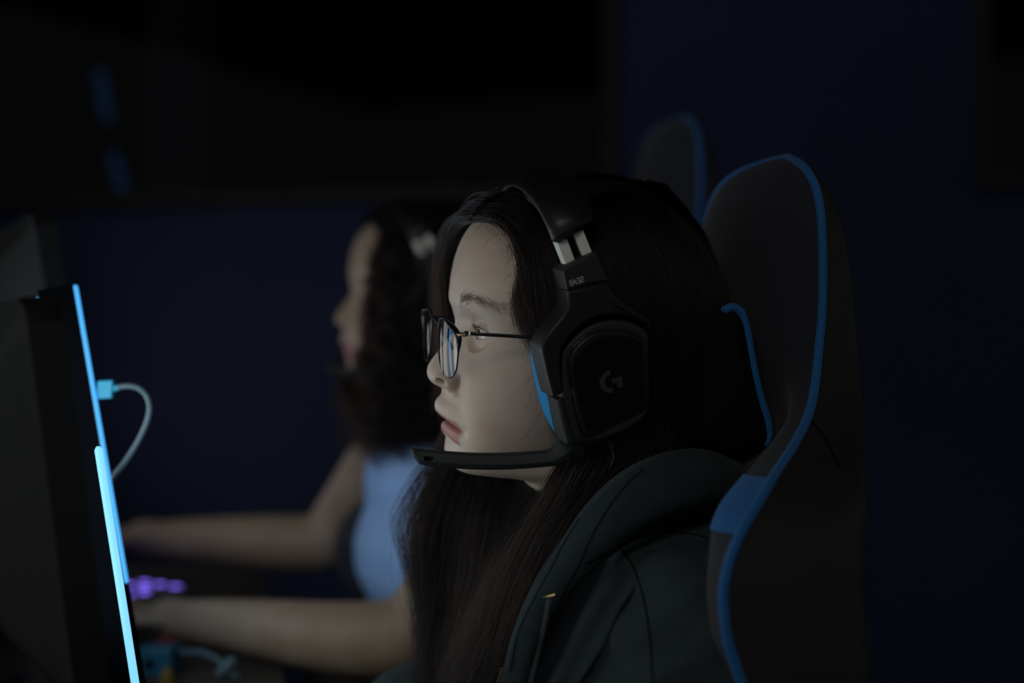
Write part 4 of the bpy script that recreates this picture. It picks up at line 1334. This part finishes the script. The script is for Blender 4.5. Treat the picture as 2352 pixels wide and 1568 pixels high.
# ------------------------------------------------------------------ spectacles
gl = empty('glasses', HD.at(1040, 800, .035), 'thin black rimmed glasses with reflecting lenses', 'glasses')
VC = HD.on(1040, 797, .036)[1]
def g_u(w): return .0790 - 1.05 * w ** 2
def lens_out(sg, grow=0.0, n=72):
    base = [(.0125, .0125), (.016, .0175), (.025, .0200), (.036, .0192), (.050, .0165), (.0595, .0130), (.0625, .0085), (.0615, -.004), (.0580, -.0140), (.0490, -.0203), (.0380, -.0214),
            (.0280, -.0195), (.0195, -.0130), (.0150, -.0045), (.0125, .0055)]
    q = catmull(np.array(base), n, True)
    c0 = q.mean(0); d = q - c0
    q = q + d / np.linalg.norm(d, axis=1)[:, None] * grow
    return q
for sg in (1, -1):
    q = lens_out(sg)
    tilt = -.04 * sg
    # lens with thickness
    c0 = q.mean(0)
    def surf(qq, du): 
        r2 = (qq[:, 0] - c0[0]) ** 2 + (qq[:, 1] - c0[1]) ** 2
        return HD.W(g_u(qq[:, 0]) + du - 2.2 * (r2 - .0009), sg * qq[:, 0], VC + qq[:, 1] + tilt * (qq[:, 0] - .036 * sg))
    rings = [surf(c0 + (q - c0) * s_k, .0006) for s_k in (.02, .2, .4, .6, .8, .95, 1)] + [surf(c0 + (q - c0) * s_k, -.0006) for s_k in (1, .95, .8, .6, .4, .2, .02)]
    mesh('lens', loft(rings), M['lens'], gl, smooth=50)
    # rim, heavier along the brow
    qq = np.vstack([q, q[:1]])
    rp = surf(qq, 0)
    rr = .00065 + .0016 * sstep(qq[:, 0], .034, .052) * sstep(qq[:, 1], -.002, .010) + .0003 * sstep(qq[:, 1], .01, .018)
    v, f = tube(rp, rr, 10, dome=False)
    mesh('rim', (v, f), M['frame'], gl)
    # nose pad, hinge, temple
    mesh('nose_pad', tube([HD.W(.0715, sg * .0095, VC + .003), HD.W(.0690, sg * .0105, VC - .003)], [.0012, .0016], 10), M['clear'], gl)
    hy = HD.on(1064, 762, .0635)[1]
    hv = VC + .0132 + tilt * (.062 - .036 * sg)
    mesh('hinge', tube([HD.W(g_u(.0618) + .0005, sg * .0622, hv), HD.W(g_u(.0618) - .004, sg * .0655, hv)], .0016, 8, 1.0), M['hinge'], gl)
    tp = [(1070, 764, .0660), (1082, 766, .0668), (1130, 769, .0705), (1180, 772, .0735), (1240, 777, .0770), (1330, 790, .0775)]
    pts = []
    for x, y, w in tp:
        u_, v_ = HD.on(x, y, w); pts.append(HD.W(u_, sg * w, v_))
    mesh('temple', tube(catmull(pts, 40), np.r_[np.full(8, .0015), np.full(32, .0013)], 8), M['frame'], gl)
    mesh('hinge_pin', tube([HD.W(HD.on(1079, 763, .068)[0], sg * .068, HD.on(1079, 763, .068)[1]), HD.W(HD.on(1079, 767, .068)[0], sg * .068, HD.on(1079, 767, .068)[1])], .0009, 8), M['silver'], gl)
bw = np.linspace(-.0135, .0135, 12)
mesh('bridge', tube(HD.W(g_u(bw) + .0012 * (1 - (bw / .0135) ** 2), bw, VC + .0125 + .003 - .04 * bw + .0025 * (1 - (bw / .0135) ** 2)), .0012, 8), M['frame'], gl)
# ------------------------------------------------------------------ the person with curly hair, one seat further
SCL = 0.60
def tx2(x, y): return (772 + (x - 981) * SCL, 732 + (y - 852) * SCL)
H2 = Frame(P(*tx2(1230, 800), 1.10 / SCL), 14, 3)
B2 = Frame(P(960, 1010, 1.83), 14)
pel2 = H2.W(-.05, 0, -.60)
person2 = empty('person', (pel2[0], pel2[1], pel2[2]), 'person with long curly brown hair in a light blue top, leaning over the keyboard', 'person')
g = Geo()
u2, w2, v2, lip2, (n2, m2) = head_form(200, .6)
u2, w2, v2 = cut_eyes(u2, w2, v2)
f2 = [(i * m2 + j, i * m2 + (j + 1) % m2, (i + 1) * m2 + (j + 1) % m2, (i + 1) * m2 + j) for i in range(n2 - 1) for j in range(m2)]
g.add(H2.W(u2, w2, v2).reshape(-1, 3), f2 + [tuple(range(m2))[::-1], tuple((n2 - 1) * m2 + j for j in range(m2))])
def limb(pts, n=40):
    q = catmull(np.array([[*P(x, y, D), r] for x, y, D, r in pts]), n)
    v, f = tube(q[:, :3], q[:, 3], 18); g.add(v, f)
    return q
# her left arm (towards the camera) and her right arm
limb([(1075, 1110, 1.70, .050), (1065, 1220, 1.63, .047), (1020, 1350, 1.585, .044), (945, 1448, 1.565, .043), (860, 1468, 1.56, .043), (760, 1464, 1.56, .040), (640, 1448, 1.57, .034), (520, 1432, 1.60, .028), (430, 1422, 1.63, .0235), (390, 1416, 1.645, .0225)])
limb([(880, 1045, 1.98, .045), (835, 1110, 2.0, .042), (785, 1185, 2.02, .040), (745, 1240, 2.02, .040), (680, 1246, 2.02, .039), (580, 1242, 2.02, .036), (460, 1238, 2.02, .030), (370, 1236, 2.02, .025), (330, 1232, 2.02, .024)])
for wp, fw, sd in (((392, 1416, 1.645), (-1, .16, .01), (-.15, -1, 0)), ((332, 1232, 2.02), (-1, -.05, -.02), (0, 1, 0))):
    hg = hand(P(*wp), fw, sd, True, .55); g.add(hg.v, hg.f)
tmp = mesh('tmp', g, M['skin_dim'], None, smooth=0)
md = tmp.modifiers.new('r', 'REMESH'); md.mode = 'VOXEL'; md.voxel_size = .0034
sm = tmp.modifiers.new('s', 'SMOOTH'); sm.iterations = 3; sm.factor = .5
dg = bpy.context.evaluated_depsgraph_get()
me = bpy.data.meshes.new_from_object(tmp.evaluated_get(dg))
bpy.data.objects.remove(tmp)
off = np.array(person2.location)
v = np.empty(len(me.vertices) * 3, np.float32); me.vertices.foreach_get('co', v); v = v.reshape(-1, 3)
lc = H2.L(v)
v_rel = (v - off).astype(np.float32); me.vertices.foreach_set('co', v_rel.reshape(-1))
me.polygons.foreach_set('use_smooth', [True] * len(me.polygons))
lipm = (sstep(lc[:, 2], v_of(1000), v_of(990)) * (1 - sstep(lc[:, 2], v_of(946), v_of(936)))) * (np.abs(lc[:, 1]) < .024) * (lc[:, 0] > .05)
at = me.attributes.new('lip', 'FLOAT', 'POINT'); at.data.foreach_set('value', lipm.astype(np.float32))
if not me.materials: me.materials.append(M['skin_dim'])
me.update()
body2 = link(bpy.data.objects.new('body', me), person2)
body2.name = 'body'
eyes(H2, person2)
hair2 = scalp_cap(H2, person2, .010, lambda v_: hairline(v_) + .004)
hair2.data.materials[0] = M['scalp']
c0 = [(862, 535, 0), (868, 565, .035), (880, 640, .066), (876, 715, .080), (872, 790, .088), (868, 870, .09), (852, 940, .088), (855, 1010, .088), (868, 1050, .085)]
c1 = [(885, 495, 0), (900, 560, .060), (908, 680, .090), (902, 800, .100), (900, 900, .102), (890, 980, .10), (902, 1050, .10)]
c2 = [(935, 472, 0), (948, 560, .070), (955, 700, .102), (948, 850, .112), (952, 960, .112), (964, 1055, .105)]
c3 = [(1000, 480, 0), (1030, 600, .070), (1042, 750, .10), (1040, 900, .105), (1030, 1050, .10)]
c4 = [(1040, 520, 0), (1085, 650, .040), (1095, 800, .060), (1085, 1010, .06), (1075, 1060, .06)]
cf = [[(858, 530, 0), (850, 580, -.035), (850, 660, -.06), (850, 740, -.075), (840, 820, -.08), (822, 880, -.078), (822, 950, -.075), (842, 1010, -.07)],
      [(860, 520, 0), (850, 600, -.05), (860, 720, -.08), (850, 860, -.09), (850, 1000, -.08)]]
hs = [sheet(H2, [c0, c1, c2, c3, c4], 5200, k=44, depth=.03, clump=.012, wave=.004, curly=(.011, 6), ends=(.7, 1)),
      sheet(H2, [c0, c1, c2, c3, c4], 800, k=44, depth=.03, clump=.012, wave=.004, curly=(.0085, 6), mirror=True),
      sheet(H2, cf, 1500, k=44, depth=.02, clump=.010, wave=.004, curly=(.008, 6), ends=(.75, 1)),
      sheet(H2, [c0, c1], 700, k=44, depth=.03, clump=.008, wave=.004, curly=(.008, 5), ends=(.8, 1))]
strands('hair_strands', np.concatenate(hs), .00042, M['curl'], hair2)

# light blue top
T2 = [(985, 905, 1000, .05), (1030, 873, 1060, .10), (1080, 852, 1095, .135), (1120, 850, 1110, .150), (1160, 852, 1118, .155), (1210, 836, 1122, .155), (1260, 824, 1124, .152),
      (1310, 826, 1122, .15), (1350, 838, 1120, .146), (1390, 858, 1118, .14), (1450, 872, 1116, .135), (1560, 880, 1120, .135), (1750, 880, 1130, .15), (1900, 880, 1130, .15)]
tt2 = []
for py, pf, pb, W in T2:
    uf, v1 = B2.on(pf, py, .02); ub, _ = B2.on(pb, py, 0); tt2.append((uf, ub, v1, W))
tt2 = np.array(tt2); k = np.linspace(0, len(tt2) - 1, 70)
A = np.stack([pchip(k, np.arange(len(tt2)), tt2[:, j]) for j in range(4)], 1)
a = np.linspace(0, 2 * math.pi, 80, endpoint=False); c_, s_ = np.cos(a), np.sin(a); e = 2 / 2.3
uc_, ua = (A[:, 0] + A[:, 1]) / 2, (A[:, 0] - A[:, 1]) / 2
topm = mesh('top', loft(B2.W(uc_[:, None] + ua[:, None] * np.sign(c_) * np.abs(c_) ** e, A[:, 3][:, None] * np.sign(s_) * np.abs(s_) ** e, np.repeat(A[:, 2][:, None], 80, 1))), M['shirt'], person2, smooth=0)
topm.data.polygons.foreach_set('use_smooth', [True] * len(topm.data.polygons))
fp = catmull(np.array([[*B2.at(x, y, w), r] for x, y, w, r in [(878, 1160, -.03, .012), (848, 1185, -.045, .022), (828, 1220, -.055, .028), (820, 1265, -.06, .030), (826, 1310, -.06, .026), (846, 1350, -.05, .018)]]), 30)
mesh('front_panel', tube(fp[:, :3], fp[:, 3], 20), M['shirt_dark'], person2)

headset2 = build_headset(H2, tx2, 'black headset with a microphone boom worn over curly brown hair', (1400, 1018), full=False)

# ------------------------------------------------------------------ keyboard with lit keys
kd = np.array([-.9, .43, 0]); kd /= np.linalg.norm(kd)
ko = P(428, 1368, 1.86); ko[2] = DZ
kbx = np.array([-.83, .56, 0]); kbx /= np.linalg.norm(kbx); kby = np.array([-kbx[1], kbx[0], 0])
if kby[1] > 0: kby = -kby
kb = empty('keyboard', ko, 'keyboard with violet lit keys between the forearms of the curly haired person', 'keyboard')
kb_c = ko + kbx * .21 + kby * .06
def kz(q): return up * (.010 + .03)
g = Geo(); g.box(kb_c + up * .016, .222, .068, .014, (kbx, kby, up)); mesh('case', g, M['plastic'], kb, smooth=0)
kme = None
for r_ in range(5):
    for c__ in range(14):
        p = ko + kbx * (.012 + c__ * .0292) + kby * (.008 + r_ * .0262) + up * .0305
        g = Geo(); bx = .0112
        lo = [p + kbx * sx * bx + kby * sy * .0105 for sx, sy in ((-1, -1), (1, -1), (1, 1), (-1, 1))]
        hi = [p + kbx * sx * .0088 + kby * sy * .0082 + up * .009 for sx, sy in ((-1, -1), (1, -1), (1, 1), (-1, 1))]
        v, f = loft([lo, hi]); g.add(v, f)
        ky = mesh('key', g, M['keycap'], kb, smooth=0)
        if (c__ * 7 + r_ * 5) % 4 != 1:
            g = Geo(); g.box(p + up * .0093, .006, .005, .0004, (kbx, kby, up)); mesh('lit_legend', g, M['keyglow'], ky, smooth=0)

# ------------------------------------------------------------------ small things on the desk by the light bar
hub_o = P(368, 1556, 1.55); hub_o[2] = DZ
hb = empty('hub_box', hub_o, 'small teal plastic box with a round port lying on the desk', 'box')
hx = np.array([.97, -.22, .06]); hx /= np.linalg.norm(hx); hy = np.array([.22, .97, 0]); hy /= np.linalg.norm(hy); hz = np.cross(hx, hy)
hc = P(366, 1517, 1.55)
g = Geo(); g.box(hc, .0225, .018, .0165, (hx, hy, hz)); o = mesh('case', g, M['bluebox'], hb, smooth=30)
bv = o.modifiers.new('bevel', 'BEVEL'); bv.width = .003; bv.segments = 3
mesh('port', tube([hc - hy * .0175 - hx * .002, hc - hy * .0190 - hx * .002], .0055, 18, dome=False), M['panel'], hb)
g = Geo(); g.box((hc[0], hc[1], (DZ + hc[2] - .0165) / 2), .020, .016, (hc[2] - .0165 - DZ) / 2); mesh('foot', g, M['plastic'], hb, smooth=0)
rc = P(384, 1472, 1.57)
rr_ = empty('red_clip', rc - np.array([0, 0, .006]), 'small dark red clip lying on top of the teal box', 'clip')
g = Geo(); g.box(rc, .009, .006, .0045, (hx, hy, hz)); mesh('jaw', g, M['red'], rr_, smooth=0)
g = Geo(); g.box(rc - up * .009 + hx * .002, .006, .005, .0055, (hx, hy, hz)); mesh('grip', g, M['red'], rr_, smooth=0)
yo = P(386, 1556, 1.50)
yr = empty('ochre_peg', (yo[0], yo[1], DZ), 'upright ochre yellow peg in front of the teal box', 'peg')
mesh('shaft', tube([np.array([yo[0], yo[1], DZ]), yo + up * .004], .0065, 14), M['yellow'], yr)
mesh('collar', tube([np.array([yo[0], yo[1], DZ]), np.array([yo[0], yo[1], DZ + .006])], .009, 14, dome=False), M['yellow'], yr)
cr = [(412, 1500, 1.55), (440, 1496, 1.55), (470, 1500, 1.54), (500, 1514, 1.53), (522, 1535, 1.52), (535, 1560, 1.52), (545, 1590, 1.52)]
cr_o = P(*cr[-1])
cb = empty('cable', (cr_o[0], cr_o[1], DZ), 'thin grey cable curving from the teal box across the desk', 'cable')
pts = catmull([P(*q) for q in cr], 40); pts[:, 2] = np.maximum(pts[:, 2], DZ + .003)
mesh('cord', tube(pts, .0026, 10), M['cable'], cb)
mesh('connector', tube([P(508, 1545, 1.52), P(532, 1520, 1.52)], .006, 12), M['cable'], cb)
